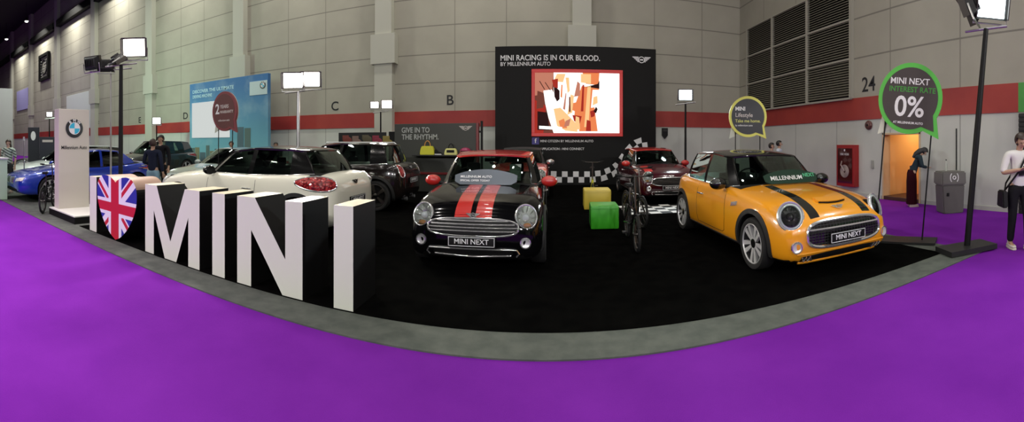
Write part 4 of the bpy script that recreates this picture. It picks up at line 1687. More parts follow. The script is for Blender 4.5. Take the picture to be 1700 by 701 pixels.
lb = fin('logo_panel', bm, mat('logo pale', (.55, .68, .68), .5), t, 0)
roundel(at((XA(437, YB2) - xc, -.032, z2(437, 142))), .17, t)
for q, yy in (('DISCOVER THE ULTIMATE', 150.5), ('DRIVING MACHINE', 159)):
    MM = at((XA(320, YB2) - xc, -.003, z2(345, yy)))
    o = text_obj('billboard_lettering', q, .24, mat('pale blue print', (.45, .68, .75), .5), MM, bb, .003, .02, 'LEFT')
    fitw(o, MM, (XA(388, YB2) if yy < 155 else XA(352, YB2)) - XA(320, YB2))

# ------------------------------------------------------------------ rhythm display with bags
YR = 12.6
xa, xb = XA(655, YR), XA(795, YR)
xc = (xa + xb) / 2
def z3(px, py): return EYE + YR / math.cos(th(px)) * (YH - py) / F
t = thing('accessory_display', 'dark grey display panel with two lines of white lettering and a shelf', 'display stand', (xc, YR, .02))
zt = z3(730, 206)
bm = BM(); box(bm, (xa - xc, 0, 0), (xb - xc - .05, .12, zt), .01); dp = fin('display_panel', bm, mat('display grey', (.036, .038, .031), .5), t, 0)
M_REDT = mat('red trim', (.16, .008, .010), .4)
bm = BM(); box(bm, (xb - xc - .08, -.05, 0), (xb - xc, .14, zt), .01); box(bm, (xa - xc, -.06, .55), (xb - xc - .08, 0, .62), .01)
fin('display_trim', bm, M_REDT, t, 0)
bm = BM(); box(bm, (xb - xc + .06, -.05, 0), (xb - xc + .12, .05, zt + .06)); box(bm, (xb - xc, -.03, zt - .3), (xb - xc + .07, .03, zt - .24)); fin('display_post', bm, M_BLACK, t, 0)
ZS = z3(730, 257)
bm = BM(); box(bm, (XA(690, YR) - xc, -.40, ZS - .06), (xb - xc - .10, 0, ZS - .02), .01); fin('display_shelf', bm, M_DARK, t, 0)
for q, yy, x1 in (('GIVE IN TO', 217.5, 713), ('THE RHYTHM.', 229, 728)):
    MM = at((XA(667, YR) - xc, -.003, z3(690, yy)))
    o = text_obj('display_lettering', q, .235, mat('silver print', (.42, .44, .42), .5), MM, dp, .003, .012, 'LEFT')
    fitw(o, MM, XA(x1, YR) - XA(667, YR))
bm = BM(); wings(bm, at((XA(773, YR) - xc, -.003, z3(773, 214))), .42); fin('winged_logo', bm, M_GYTX, dp)
zsf = .02 + ZS - .02
# bags on the shelf
def handbag(label, px, w, h, m1, m2, d=.16, patch=False):
    X = XA(px, YR - .2)
    t = thing('handbag', label, 'bag', (X, YR - .22, zsf + .002))
    bm = BM()
    o = [(-w, 0), (w, 0), (w * .92, h * .6), (w * .72, h), (-w * .72, h), (-w * .92, h * .6)]
    prism(bm, o, at((0, 0, 0)), -d / 2, d / 2)
    bmesh.ops.bevel(bm, geom=bm.edges[:], offset=.015, segments=2, affect='EDGES')
    fin('bag_body', bm, m1, t, 40)
    bm = BM(); tube(bm, [(w * .4 * math.cos(PI * k / 10), 0, h + w * .75 * math.sin(PI * k / 10) - .01) for k in range(11)], .014, 6); fin('bag_handle', bm, m2, t)
    if patch:
        bm = BM(); box(bm, (-w * .6, -d / 2 - .008, h * .35), (w * .6, -d / 2, h * .75), .003); fin('bag_patch', bm, M_BLACK, t, 0)
    return t
M_YEL = mat('bag yellow', (.62, .60, .03), .5)
handbag('plain yellow handbag with a tall handle on the display shelf', 710, .23, .27, M_YEL, mat('bag orange', (.55, .25, .05), .5))
handbag('pale yellow bag with a black patch on the display shelf', 749, .20, .20, mat('bag pale yellow', (.72, .70, .25), .5), M_BLACK, patch=True)
X = XA(773, YR - .2)
t = thing('helmet', 'glossy magenta helmet at the end of the display shelf', 'helmet', (X, YR - .22, zsf + .11))
bm = BM(); sphere(bm, Vector((0, 0, 0)), .17, (1.05, 1, .72), 20, 12); fin('helmet_shell', bm, paint('helmet magenta', (.28, .01, .07)), t)
bm = BM(); box(bm, (-.12, -.175, -.05), (.12, -.12, .02), .02); fin('visor', bm, M_BLACKG, t)
t = thing('boot_shoe', 'small black and white shoe lying between the two yellow bags', 'shoe', (XA(727, YR - .2), YR - .2, zsf + .002))
bm = BM(); box(bm, (-.10, -.05, 0), (.12, .05, .03), .01); fin('sole', bm, M_WHITEP, t)
bm = BM(); prism(bm, [(-.10, .025), (.12, .025), (.10, .07), (0, .10), (-.05, .16), (-.10, .16)], at((0, .05, 0)), .01, .09); fin('upper', bm, M_BLACK, t)
# farther low display behind the dark car
YQ = 14.2
xa, xb = XA(562, YQ), XA(640, YQ)
xc = (xa + xb) / 2
t = thing('picture_board', 'low dark board with red and yellow pictures far behind the dark car', 'display board', (xc, YQ, .02))
zt = EYE + YQ / math.cos(th(600)) * (YH - 220) / F - .02
bm = BM(); box(bm, (xa - xc, 0, 0), (xb - xc, .10, zt), .01); pb = fin('board_panel', bm, M_DARK, t, 0)
for i, (c, m_) in enumerate((((.35, .06, .04), 'picture red'), ((.4, .25, .2), 'picture skin'), ((.18, .15, .08), 'picture brown'), ((.45, .03, .08), 'picture crimson'), ((.5, .38, .08), 'picture gold'))):
    x = xa - xc + .35 + i * .42
    c = tuple(v * .45 for v in c)
    dz_ = (.05, -.04, .08, 0, -.06)[i]
    bm = BM()
    box(bm, (x - .17, -.012, zt - .34 + dz_), (x + .10, -.002, zt - .12 + dz_ * .3), .004)
    sphere(bm, Vector((x + .04, -.010, zt - .34 + dz_)), .15, (1.3, .05, .9), 12, 6)
    fin('picture_patch', bm, mat(m_, c, .6), pb)
bm = BM(); box(bm, (-.16, -.1, 0), (.16, .1, .5), .02)
o = fin('loudspeaker', bm, M_BLACK, None, 0)
o.location = (xb + .35, YQ + .1, zt - .45)
bpy.data.objects.remove(o)
bm = BM(); box(bm, (-.20, -.1, 0), (.20, .1, zt + .02), .02)
o = fin('display_box', bm, M_BLACK, None, 0)
o.location = (xb + .32, YQ + .1, .02)
tag(o, 'plain black upright box beside the low picture board', 'box')

# ------------------------------------------------------------------ seat cubes
def cube_seat(label, x, y, w, d, h, m_, m2, rz=0):
    t = thing('cube_seat', label, 'stool', (x, y, .02), rz)
    bm = BM(); box(bm, (-w / 2, -d / 2, .01), (w / 2, d / 2, h), .03); fin('seat_body', bm, m_, t, 50)
    bm = BM(); box(bm, (-w / 2 - .002, -d / 2 - .002, h * .86), (w / 2 + .002, d / 2 + .002, h * .865 + .004)); fin('piping', bm, m2, t, 0)
    bm = BM()
    bm.free()
    for a in (-1, 1):
        for b in (-1, 1):
            bm = BM()
            lathe(bm, [(.02, 0), (.02, .015), (0, .015)], Matrix.Translation((a * (w / 2 - .06), b * (d / 2 - .06), 0)), 10)
            fin('glide', bm, M_BLACK, t)
g = GP(1004, 384)
cube_seat('bright green leatherette cube stool', g.x + .02, g.y + .29, .50, .56, .42, mat('seat green', (.035, .34, .012), .4), mat('seat green dark', (.02, .2, .01), .5), -.06)
g = GP(990, 351)
cube_seat('yellow leatherette cube stool behind the green one', g.x + .05, g.y + .34, .62, .62, .46, mat('seat yellow', (.55, .42, .045), .4), mat('seat yellow dark', (.4, .3, .03), .5), -.05)

# ------------------------------------------------------------------ waste bin
g = GP(1577, 346)
f = Vector((-g.x, -g.y, 0)).normalized()
t = thing('waste_bin', 'grey waste bin with a white round symbol on its lid, against the side wall', 'bin', (7.72, 5.25, 0), math.atan2(-.80, -.5) + PI / 2)
M_BIN = mat('bin grey', (.10, .095, .085), .5)
bm = BM(); prism(bm, [(-.24, 0), (.24, 0), (.27, .62), (-.27, .62)], at((0, .22, 0)), 0, .44); bmesh.ops.bevel(bm, geom=bm.edges[:], offset=.02, segments=2, affect='EDGES'); fin('bin_body', bm, M_BIN, t, 40)
bm = BM(); prism(bm, [(-.30, .62), (.30, .62), (.29, .92), (-.29, .92)], at((0, .25, 0)), 0, .50); bmesh.ops.bevel(bm, geom=bm.edges[:], offset=.03, segments=2, affect='EDGES'); lid = fin('bin_lid', bm, mat('bin lid grey', (.13, .125, .11), .5), t, 40)
bm = BM()
Mr = at((0, -.252, .79))
tube(bm, [Mr @ Vector((.035 * math.cos(a), .035 * math.sin(a), 0)) for a in [2 * PI * k / 16 for k in range(16)]], .011, 6, closed=True)
for s in (1, -1):
    tube(bm, [Mr @ Vector((s * (.045 + .05 * math.cos(a)), .095 * math.sin(a), 0)) for a in [-1.2 + 2.4 * k / 10 for k in range(11)]], .011, 6)
fin('bin_symbol', bm, M_WHITEP, lid)
bm = BM(); box(bm, (-.17, -.235, .38), (-.11, -.215, .46), .01); fin('latch', bm, M_BLACK, t, 0)
# paper cup and straw standing on the lid
t = thing('drink_bottle', 'thin pale bottle standing on the lid of the waste bin', 'bottle', (7.72, 5.35, .92))
bm = BM(); lathe(bm, [(0, 0), (.03, 0), (.03, .15), (.012, .20), (.012, .24), (0, .24)], Matrix.Identity(4), 14); fin('bottle_body', bm, mat('bottle pale', (.4, .42, .38), .3), t)
bm = BM(); lathe(bm, [(.014, .235), (.014, .26), (0, .26)], Matrix.Identity(4), 12); fin('bottle_cap', bm, M_DARK, t)


# ------------------------------------------------------------------ bicycles
def bicycle(label, x, y, rz, R, frame, z0=.02, tall=1.02, wb_=1.0):
    """front wheel towards local -y"""
    t = thing('bicycle', label, 'bicycle', (x, y, z0), rz)
    yf, yr = -wb_ / 2, wb_ / 2
    for yy in (yf, yr):
        M = MF((0, yy, R), (1, 0, 0))
        bm = BM(); tube(bm, [M @ Vector(((R - .02) * math.cos(a), (R - .02) * math.sin(a), 0)) for a in [2 * PI * k / 32 for k in range(32)]], .022, 8, closed=True)
        w = fin('wheel', bm, M_TYRE, t)
        bm = BM(); tube(bm, [M @ Vector(((R - .05) * math.cos(a), (R - .05) * math.sin(a), 0)) for a in [2 * PI * k / 32 for k in range(32)]], .012, 6, closed=True)
        for k in range(16):
            a = 2 * PI * k / 16
            tube(bm, [M @ Vector((0, 0, .02 if k % 2 else -.02)), M @ Vector(((R - .05) * math.cos(a), (R - .05) * math.sin(a), 0))], .0025, 4)
        tube(bm, [M @ Vector((0, 0, -.05)), M @ Vector((0, 0, .05))], .018, 8)
        fin('rim', bm, M_DALLOY, w)
    bb_ = Vector((0, .08, .29))
    hd = Vector((0, yf + .14, R + .30))
    st = Vector((0, .20, .60))
    bm = BM()
    tube(bm, [hd + Vector((0, .0, -.06)), bb_], .022)
    tube(bm, [hd, st + Vector((0, -.02, -.05))], .018)
    tube(bm, [bb_, st], .018)
    for s in (-1, 1):
        tube(bm, [bb_, Vector((s * .05, yr, R))], .011)
        tube(bm, [st, Vector((s * .05, yr, R))], .010)
        tube(bm, [hd + Vector((0, 0, -.08)), Vector((s * .05, yf, R))], .013)
    tube(bm, [hd + Vector((0, -.01, -.1)), hd + Vector((0, .02, .06))], .026)
    fin('frame', bm, frame, t)
    bm = BM()
    hb = Vector((0, yf + .20, tall))
    tube(bm, [hd, hb], .015)
    tube(bm, [hb + Vector((-.27, .05, .02)), hb + Vector((-.12, 0, 0)), hb + Vector((.12, 0, 0)), hb + Vector((.27, .05, .02))], .012)
    h = fin('handlebar', bm, M_DALLOY, t)
    bm = BM()
    bm.free()
    for s in (-1, 1):
        bm = BM()
        tube(bm, [hb + Vector((s * .18, .025, .01)), hb + Vector((s * .28, .055, .02))], .018)
        fin('grip', bm, M_BLACK, h)
        bm = BM()
        tube(bm, [hb + Vector((s * .15, .0, -.0)), hb + Vector((s * .17, -.03, -.0)), hb + Vector((s * .26, -.03, -.01))], .007)
        fin('brake_lever', bm, M_BLACK, h)
    bm = BM(); tube(bm, [st, Vector((0, .24, .84))], .014); fin('seat_post', bm, M_DALLOY, t)
    bm = BM(); prism(bm, [(-.03, -.15), (.03, -.15), (.08, .10), (-.08, .10)], Matrix.Translation((0, .26, .84)), 0, .05)
    bmesh.ops.bevel(bm, geom=bm.edges[:], offset=.018, segments=2, affect='EDGES'); fin('saddle', bm, M_BLACK, t)
    bm = BM()
    lathe(bm, [(.085, -.003), (.085, .003), (0, .003)], MF(bb_ + Vector((.05, 0, 0)), (1, 0, 0)), 20)
    tube(bm, [bb_ + Vector((-.06, 0, 0)), bb_ + Vector((.06, 0, 0))], .016)
    for s in (-1, 1):
        e = bb_ + Vector((s * .07, s * .12, s * .10))
        tube(bm, [bb_ + Vector((s * .06, 0, 0)), e], .009)
        box(bm, (e.x - (.08 if s < 0 else 0), e.y - .04, e.z - .012), (e.x + (.08 if s > 0 else 0), e.y + .04, e.z + .012), .004)
    fin('crank_set', bm, M_DARK, t)
    for yy in (yf, yr):
        bm = BM()
        tube(bm, [Vector((0, yy + (R + .02) * math.cos(a), R + (R + .02) * math.sin(a))) for a in [.35 + 2.3 * k / 12 for k in range(13)]], .016, 6)
        fin('mudguard', bm, M_BLACK, t)
    return t


bicycle('black folding bicycle standing in front of the green cube stool and dark red car', 1.30, 6.15, -.06, .25, M_BLACKG, tall=1.04)
bicycle('dark bicycle standing close behind the black folding one, beside the dark red car', 1.68, 7.75, .10, .27, M_BLACKG, tall=1.06)
bicycle('yellow framed folding bicycle standing behind the yellow cube stool', 1.24, 10.85, -.10, .25, paint('bike yellow', (.62, .60, .03)), tall=1.04)
bicycle('black bicycle leaning close behind the pale totem, one wheel showing', -8.90, 3.52, -2.214, .27, M_BLACK, z0=.012)


# ------------------------------------------------------------------ flood lamps
GLOW = {}
def flood(parent, o, d, col, on=True, s=1.0, es=30):
    """one flood head: housing, hood, glass and a bracket; o centre, d facing"""
    M = MF(o, d)
    bm = BM()
    v = [(.16, .11, -.10), (.22, .17, .0)]
    q = []
    for a, b, c in ((.10, .07, -.13), (.16, .12, -.11), (.22, .17, .0), (.23, .18, .015)):
        q.append([bm.verts.new(M @ Vector((x * a * s, y * b * s, c * s))) for x, y in ((-1, -1), (1, -1), (1, 1), (-1, 1))])
    for i in range(3):
        for k in range(4):
            bm.faces.new((q[i][k], q[i][(k + 1) % 4], q[i + 1][(k + 1) % 4], q[i + 1][k]))
    bm.faces.new(q[0])
    for k in range(5):
        box(bm, (-.12 * s + k * .055 * s, -.08 * s, -.17 * s), (-.105 * s + k * .055 * s, .08 * s, -.12 * s), M=M)
    hd = fin('flood_housing', bm, M_DARK, parent, 30)
    bm = BM()
    box(bm, (-.20 * s, -.155 * s, .0), (.20 * s, .155 * s, .018 * s), .006, M)
    fin('flood_glass', bm, emis('flood glow', col, es) if on else M_STEEL, hd, 30)
    for sx_ in (-1, 1):
        # barn flaps at both sides
        bm = BM()
        prism(bm, [(sx_ * .23 * s, -.17 * s), (sx_ * .23 * s, .17 * s), (sx_ * .245 * s, .17 * s), (sx_ * .245 * s, -.17 * s)], M, 0, .10 * s)
        fin('flood_flap', bm, M_DALLOY, hd, 0)
    bm = BM()
    prism(bm, [(-.23 * s, .17 * s), (.23 * s, .17 * s), (.23 * s, .185 * s), (-.23 * s, .185 * s)], M, 0, .13 * s)
    fin('flood_flap', bm, M_DALLOY, hd, 0)
    bm = BM()
    tube(bm, [M @ Vector((-.25 * s, 0, -.03)), M @ Vector((-.25 * s, -.24 * s, -.03)), M @ Vector((.25 * s, -.24 * s, -.03)), M @ Vector((.25 * s, 0, -.03))], .014, 6)
    fin('flood_bracket', bm, M_STEEL, hd)
    return hd


def area(name, o, d, size, power, col, spread=180):
    l = bpy.data.lights.new(name, 'AREA')
    l.shape = 'DISK'
    l.size = size
    l.energy = power
    l.color = col
    l.spread = math.radians(spread)
    ob = bpy.data.objects.new(name, l)
    COL.objects.link(ob)
    ob.matrix_world = MF(o, -Vector(d).normalized())
    return ob


def stand(name, label, base, top, heads, pole_r=.03, slab=(.30, .42), pm=None, sf=(1, 0), bar=.30, slab_h=.07):
    """base, top world points; heads: list of (offset, dir, on, colour, scale, strength, light power)"""
    b, tp = Vector(base), Vector(top)
    t = thing(name, label, 'lamp', b)
    r = tp - b
    bm = BM(); tube(bm, [Vector((0, 0, .02)), r * .5, r], [pole_r, pole_r, pole_r * .8], 12); fin('pole', bm, pm or M_BLACK, t)
    f = Vector((sf[0], sf[1], 0)).normalized()
    n = Vector((-f.y, f.x, 0))
    bm = BM()
    pts = [-f * slab[1] - n * slab[0], f * slab[1] - n * slab[0], f * slab[1] + n * slab[0], -f * slab[1] + n * slab[0]]
    v0 = [bm.verts.new(p) for p in pts]; v1 = [bm.verts.new(p + Vector((0, 0, slab_h))) for p in pts]
    bm.faces.new(v0); bm.faces.new(v1)
    for i in range(4):
        bm.faces.new((v0[i], v0[(i + 1) % 4], v1[(i + 1) % 4], v1[i]))
    fin('base_slab', bm, M_DARK, t, 0)
    view = Vector((tp.x, tp.y, 0)).normalized()
    side = Vector((view.y, -view.x, 0))
    bm = BM(); tube(bm, [r - side * bar + Vector((0, 0, -.04)), r + side * bar + Vector((0, 0, .04))], .018, 8); fin('cross_bar', bm, M_STEEL, t)
    for off, d, on, col, s, es, pw in heads:
        o = r + side * off[0] + Vector((0, 0, off[1]))
        flood(t, o, d, col, on, s, es)
        if on and pw:
            wo = b + o + Vector(d).normalized() * .12
            area('flood_light', wo, d, .35 * s, pw, col, 150)
    return t


WARM, COOL = (1, .93, .84), (.86, .97, 1)
def aim(o, tgt): return Vector(tgt) - Vector(o)
def P3(px, py, r):
    return Vector((r * math.sin(th(px)), r * math.cos(th(px)), EYE + r * (YH - py) / F))


# right lamp, leaning slightly as in the photo
b = P3(1605, 418, 5.9); b.z = .02
tp = P3(1637, 48, 5.95)
v = Vector((-b.x, -b.y, 0)).normalized()
stand('flood_lamp_stand', 'tall black pole with two flood lamps at the corner of the carpets', b, tp,
      [((.08, .32), (-.70, -.75, -.30), True, COOL, 1.0, 14, 240), ((-.24, .28), (-.25, .7, -.28), False, COOL, .95, 0, 0)], .045, (.20, .40), sf=(.93, -.36))
# left lamps
b = Vector((9.0 * math.sin(th(200)), 9.0 * math.cos(th(200)), .014))
tp = P3(201, 108, 9.0)
stand('flood_lamp_stand', 'black pole with one glaring flood lamp behind the flag heart', b, tp,
      [((.28, .38), (.75, -.62, -.28), True, WARM, 1.15, 16, 260), ((-.08, .10), (.1, .5, -.7), False, WARM, .8, 0, 0)], .05, (.3, .3), bar=.34)
b = Vector((9.9 * math.sin(th(184)), 9.9 * math.cos(th(184)), .014))
tp = P3(184, 116, 9.9)
stand('flood_lamp_stand', 'thin pale pole holding two unlit flood lamps near the totem', b, tp,
      [((-.45, .16), (-.3, .6, .12), False, WARM, .9, 0, 0), ((-.12, .10), (-.6, .3, -.1), False, WARM, .85, 0, 0)], .022, (.25, .25), pm=mat('pale pole', (.42, .42, .38), .5), bar=.5)
b = Vector((9.42 * math.sin(th(495)), 9.42 * math.cos(th(495)), .022))
tp = P3(495, 152, 9.42)
stand('flood_lamp_stand', 'pole with a pair of dazzling flood lamps above the white car', b, tp,
      [((-.12, .25), (.45, -.85, -.22), True, WARM, 1.05, 20, 260), ((.28, .28), (.50, -.80, -.25), True, WARM, 1.0, 20, 120)], .04, (.3, .3), pm=M_STEEL)
b = Vector((16.3 * math.sin(th(632)), 16.3 * math.cos(th(632)), .022))
tp = P3(632, 186, 16.3)
stand('flood_lamp_stand', 'pole with twin round glowing lamps near the letter C on the wall', b, tp,
      [((-.24, .28), (.25, -.95, -.12), True, WARM, .75, 16, 60), ((.24, .30), (.35, -.95, -.12), True, WARM, .95, 16, 80)], .035, (.3, .3))
b = Vector((12.5 * math.sin(th(1138)), 12.5 * math.cos(th(1138)), .02))
tp = P3(1138, 172, 12.5)
stand('flood_lamp_stand', 'black pole with one cool white flood lamp behind the dark red and orange cars', b, tp,
      [((.0, .26), (-.30, -.95, -.16), True, COOL, .95, 20, 220)], .035, (.3, .3))
for px, py, r, es, lab in ((260, 200, 24, 14, 'distant lamp with a greenish white glow over the dark parked car'), (82, 189, 24, 14, 'distant small glowing lamp just behind the pale totem')):
    b = Vector((r * math.sin(th(px)), r * math.cos(th(px)), .014))
    tp = P3(px, py + 8, r)
    stand('flood_lamp_stand', lab, b, tp, [((0, .25), (-b.x, -b.y, -1.0), True, (.88, 1, .92), 1.1 if px > 200 else .75, es, 40)], .04, (.3, .3))

# hanging wall-washer lamps under the ceiling
hb = None
for i in range(1, 8):
    x = PILX[i] + 4.04
    if i >= 6:
        if hb is None:
            hb = thing('hanging_wall_lamp', 'small lamp hanging from the dark ceiling, nearer the fan grille', 'lamp', (x, 14.4, 14.9), 0, 'lamps along the ceiling edge')
            bm = BM(); lathe(bm, [(0, .45), (.10, .45), (.14, .2), (.30, 0), (.28, 0), (.12, .18)], Matrix.Identity(4), 20); fin('lamp_shade', bm, M_DARK, hb)
            bm = BM(); sphere(bm, Vector((0, 0, .03)), .20, (1, 1, .7)); fin('lamp_bulb', bm, emis('hall lamp glow', (1, .98, .9), 14), hb)
            bm = BM(); tube(bm, [(0, 0, .45), (0, 0, 2.1)], .02, 6); fin('lamp_rod', bm, M_BLACK, hb)
            h = hb
        else:
            h = copy_tree(hb)
            h.location.x = x
            h['label'] = 'small lamp hanging from the dark ceiling at the farthest end of the hall'
    area('wall_wash', (x, 14.5, 14.8), (0, .35, -1), .5, 620, (1, .97, .88), 110)

# high-bay hall lights over the whole floor
for y, e in ((9.5, 200), (5, 200), (.5, 150), (-5, 130), (-11, 190)):
    for x in (-48, -40, -32, -25, -18.5, -12.5, -7, -2, 2.5, 6.5):
        area('high_bay_light', (x, y, 14.5), (0, 0, -1), .4, e * (1 if x > -30 else 1.4), (1, .95, .88), 170)
# added fill lights behind the camera, to whiten the letter fronts
for x, y, z in ((-5.5, -6.5, 4.6), (-1.5, -7.5, 4.8), (2.5, -7.5, 4.8), (6.2, -5.0, 4.4)):
    area('front_fill', (x, y, z), (-x * .25, 10, -1.6), .35, 230, (1, .98, .96), 110)
# purple and green stage light spill at the far left
l = area('stage_light', (-32, 9, 6), (-.3, .6, .1), .8, 90, (.45, .40, 1), 120)
l = area('stage_light', (-20, 8, 5.5), (-.1, 1, -.12), 1.2, 700, (.70, 1, .78), 150)
l = area('left_fill_light', (-13.5, 5.0, 6.5), (0, .1, -1), .8, 330, (.86, 1, .90), 160)  # added greenish fill, brightens the left cars and grey carpet
l = area('floor_spot', (-7.0, -3.0, 9), (.0, .15, -1), .6, 800, (1, .72, 1), 75)
l = area('corridor_light', (XR + 1.4, (D0 + D1) / 2, 2.3), (0, 0, -1), .5, 45, (1, .70, .34), 170)


# ------------------------------------------------------------------ people
def skin_mesh(verts, edges, radii, root=0, sub=2):
    me = bpy.data.meshes.new('sk')
    me.from_pydata([tuple(v) for v in verts], edges, [])
    o = mesh_obj('sk', me)
    md = o.modifiers.new('k', 'SKIN')
    md.use_smooth_shade = True
    sv = me.skin_vertices[0].data
    for i, r in enumerate(radii):
        r = r if isinstance(r, tuple) else (r, r)
        sv[i].radius = r
        sv[i].use_root = i == root
    m2 = o.modifiers.new('s', 'SUBSURF')
    m2.levels = m2.render_levels = sub
    dg = bpy.context.evaluated_depsgraph_get()
    r = bpy.data.meshes.new_from_object(o.evaluated_get(dg))
    bpy.data.objects.remove(o)
    return r


def chain(V, E, R, pts, rad, start=None):
    idx = []
    prev = start
    for p, r in zip(pts, rad):
        V.append(Vector(p)); R.append(r)
        i = len(V) - 1
        if prev is not None:
            E.append((prev, i))
        prev = i
        idx.append(i)
    return idx


def person(label, x, y, rz, H=1.68, skin=(.45, .27, .18), shirt=(.5, .5, .5), pants=(.01, .01, .012), shoes=(.5, .5, .5), hair=(.01, .008, .007), lean=0.0, head=0.0,
           armL=None, armR=None, step=.0, long_hair=False, skirt=False, sleeve=1.0, z0=0.0, headR=0.0, jacket=None):
    """stands at local origin facing -y"""
    s = H / 1.70
    t = thing('person', label, 'person', (x, y, z0), rz)
    t.scale = (s, s, s)
    pel = Vector((0, 0, .95))
    def L(z, d=0):      # leaning spine point
        return Vector((0, -math.sin(lean) * (z - .95) + d, .95 + math.cos(lean) * (z - .95)))
    wst, chs, nk = L(1.10), L(1.33), L(1.46)
    hdir = Vector((0, -math.sin(lean + head), math.cos(lean + head)))
    hb_ = nk + hdir * .07
    hc = nk + hdir * .15 + Vector((0, -.012, 0))
    hips = {q: Vector((q * .095, 0, .90)) for q in (1, -1)}
    knee = {q: Vector((q * .10, -.03 - q * step * .5, .50)) for q in (1, -1)}
    ank = {q: Vector((q * .10, .02 - q * step, .09)) for q in (1, -1)}
    sh = {q: L(1.41) + Vector((q * .185, 0, 0)) for q in (1, -1)}
    arms = {1: armL or ((.24, .02, 1.13), (.25, -.06, .88)), -1: armR or ((-.24, .02, 1.13), (-.25, -.06, .88))}
    arms = {q: (Vector(a) + (L(1.41) - Vector((0, 0, 1.41))), Vector(b) + (L(1.41) - Vector((0, 0, 1.41)))) for q, (a, b) in arms.items()}
    # body: one continuous skin
    V, E, R = [], [], []
    sp = chain(V, E, R, [pel, wst, chs, L(1.41), nk, hb_], [(.13, .095), (.12, .085), (.14, .095), (.12, .075), .052, .052])
    hd = chain(V, E, R, [nk + hdir * .115 + Vector((0, -.012, 0)), nk + hdir * .185, nk + hdir * .225], [(.064, .075), (.074, .088), (.05, .062)], sp[-1])
    for q in (1, -1):
        chain(V, E, R, [hips[q], knee[q], (knee[q] + ank[q]) / 2 + Vector((0, .02, .04)), ank[q], ank[q] + Vector((0, -.10, -.045)), ank[q] + Vector((0, -.16, -.05))], [.082, .052, .050, .035, .035, .025], sp[0])
        el, wr_ = arms[q]
        ar = chain(V, E, R, [sh[q], el, (el + wr_) / 2, wr_], [.050, .038, .034, .024], sp[3])
        d = (wr_ - el).normalized()
        sd = Vector((0, 0, 1)).cross(d)
        sd = (sd if sd.length > .2 else Vector((0, 1, 0))).normalized()
        pm = wr_ + d * .07
        pi = chain(V, E, R, [pm], [(.030, .018)], ar[-1])
        nrm = d.cross(sd)
        for f_, (o_, ln) in enumerate(((-.028, .065), (-.010, .078), (.009, .074), (.026, .058))):
            chain(V, E, R, [pm + sd * o_ + d * .02, pm + sd * o_ * 1.1 + d * (.02 + ln * .5) + nrm * .006, pm + sd * o_ * 1.1 + d * (.015 + ln * .9) + nrm * .024], [.0095, .0085, .007], pi[0])
        chain(V, E, R, [wr_ + d * .03 - sd * .028, wr_ + d * .06 - sd * .05 + nrm * .01, wr_ + d * .085 - sd * .052 + nrm * .02], [.011, .010, .008], ar[-1])
    me = skin_mesh(V, E, R, 0, 2)
    bm = BM(); bm.from_mesh(me)
    # face: nose, ears, brow on the same mesh
    fx = MF(hc, hdir, (0, -1, 0)) if False else None
    fwd = Vector((0, -math.cos(lean + head), -math.sin(lean + head)))
    sphere(bm, hc + fwd * .092 - hdir * .005, .017, (.8, 1, 1.3), 8, 6)
    for q in (1, -1):
        sphere(bm, hc + Vector((q * .078, 0, 0)), .026, (.4, .8, 1.2), 8, 6)
    bd_ = fin('body', bm, mat('skin %.2f' % skin[0], skin, .55), t, 60)
    for q in (1, -1):
        bm = BM()
        sphere(bm, hc + fwd * .082 + Vector((q * .030, 0, 0)) + hdir * .018, .011, (1, .6, .7), 8, 6)
        fin('eye', bm, M_BLACK, bd_, 60)
    bm = BM()
    sphere(bm, hc + fwd * .083 - hdir * .045, .018, (1.2, .4, .35), 8, 6)
    fin('mouth', bm, mat('lips', (.30, .08, .07), .5), bd_, 60)
    # hair
    bm = BM()
    Rm = MF((0, 0, 0), hdir, (0, -1, 0)).to_3x3()
    sphere(bm, hc + hdir * .030 - fwd * .016, .098, (1, 1.12, 1.10), 20, 14, R=Matrix.Rotation(lean + head, 3, 'X'))
    bmesh.ops.delete(bm, geom=[v for v in bm.verts if (v.co - hc).dot(hdir) < (-.06 if not long_hair else -.08) or ((v.co - hc).dot(fwd) > .045 and (v.co - hc).dot(hdir) < .055)], context='VERTS')
    bmesh.ops.solidify(bm, geom=bm.faces[:], thickness=.012)
    if long_hair:
        tube(bm, [hc - fwd * .05 + hdir * .02, hc - fwd * .085 - hdir * .08, hc - fwd * .09 - hdir * .22, hc - fwd * .07 - hdir * .34], [.075, .085, .075, .03], 12)
    fin('hair', bm, mat('hair %.3f' % hair[0], hair, .5), t, 60)
    # shirt
    V, E, R = [], [], []
    sp = chain(V, E, R, [pel + Vector((0, 0, -.10)), wst, chs, L(1.415)], [(.165, .128), (.142, .105), (.160, .115), (.125, .085)])
    for q in (1, -1):
        el, wr_ = arms[q]
        pts = [sh[q], sh[q].lerp(el, .6)] + ([el, el.lerp(wr_, .85)] if sleeve > 1.2 else [el])
        chain(V, E, R, pts, [.066, .058, .052, .042][:len(pts)], sp[3])
    me = skin_mesh(V, E, R, 0, 2)
    bm = BM(); bm.from_mesh(me)
    so = fin('jacket' if jacket else 'shirt', bm, mat('cloth %.3f %.3f %.3f' % shirt, shirt, .85, spec=.2), t, 80)
    bm = BM(); tube(bm, [L(1.455) + Vector((.058 * math.cos(a), .052 * math.sin(a), 0)) for a in [2 * PI * k / 16 for k in range(16)]], .012, 6, closed=True)
    fin('collar', bm, MATS['cloth %.3f %.3f %.3f' % shirt], so)
    # trousers or long skirt
    pmat = mat('cloth %.3f %.3f %.3f' % pants, pants, .85, spec=.2)
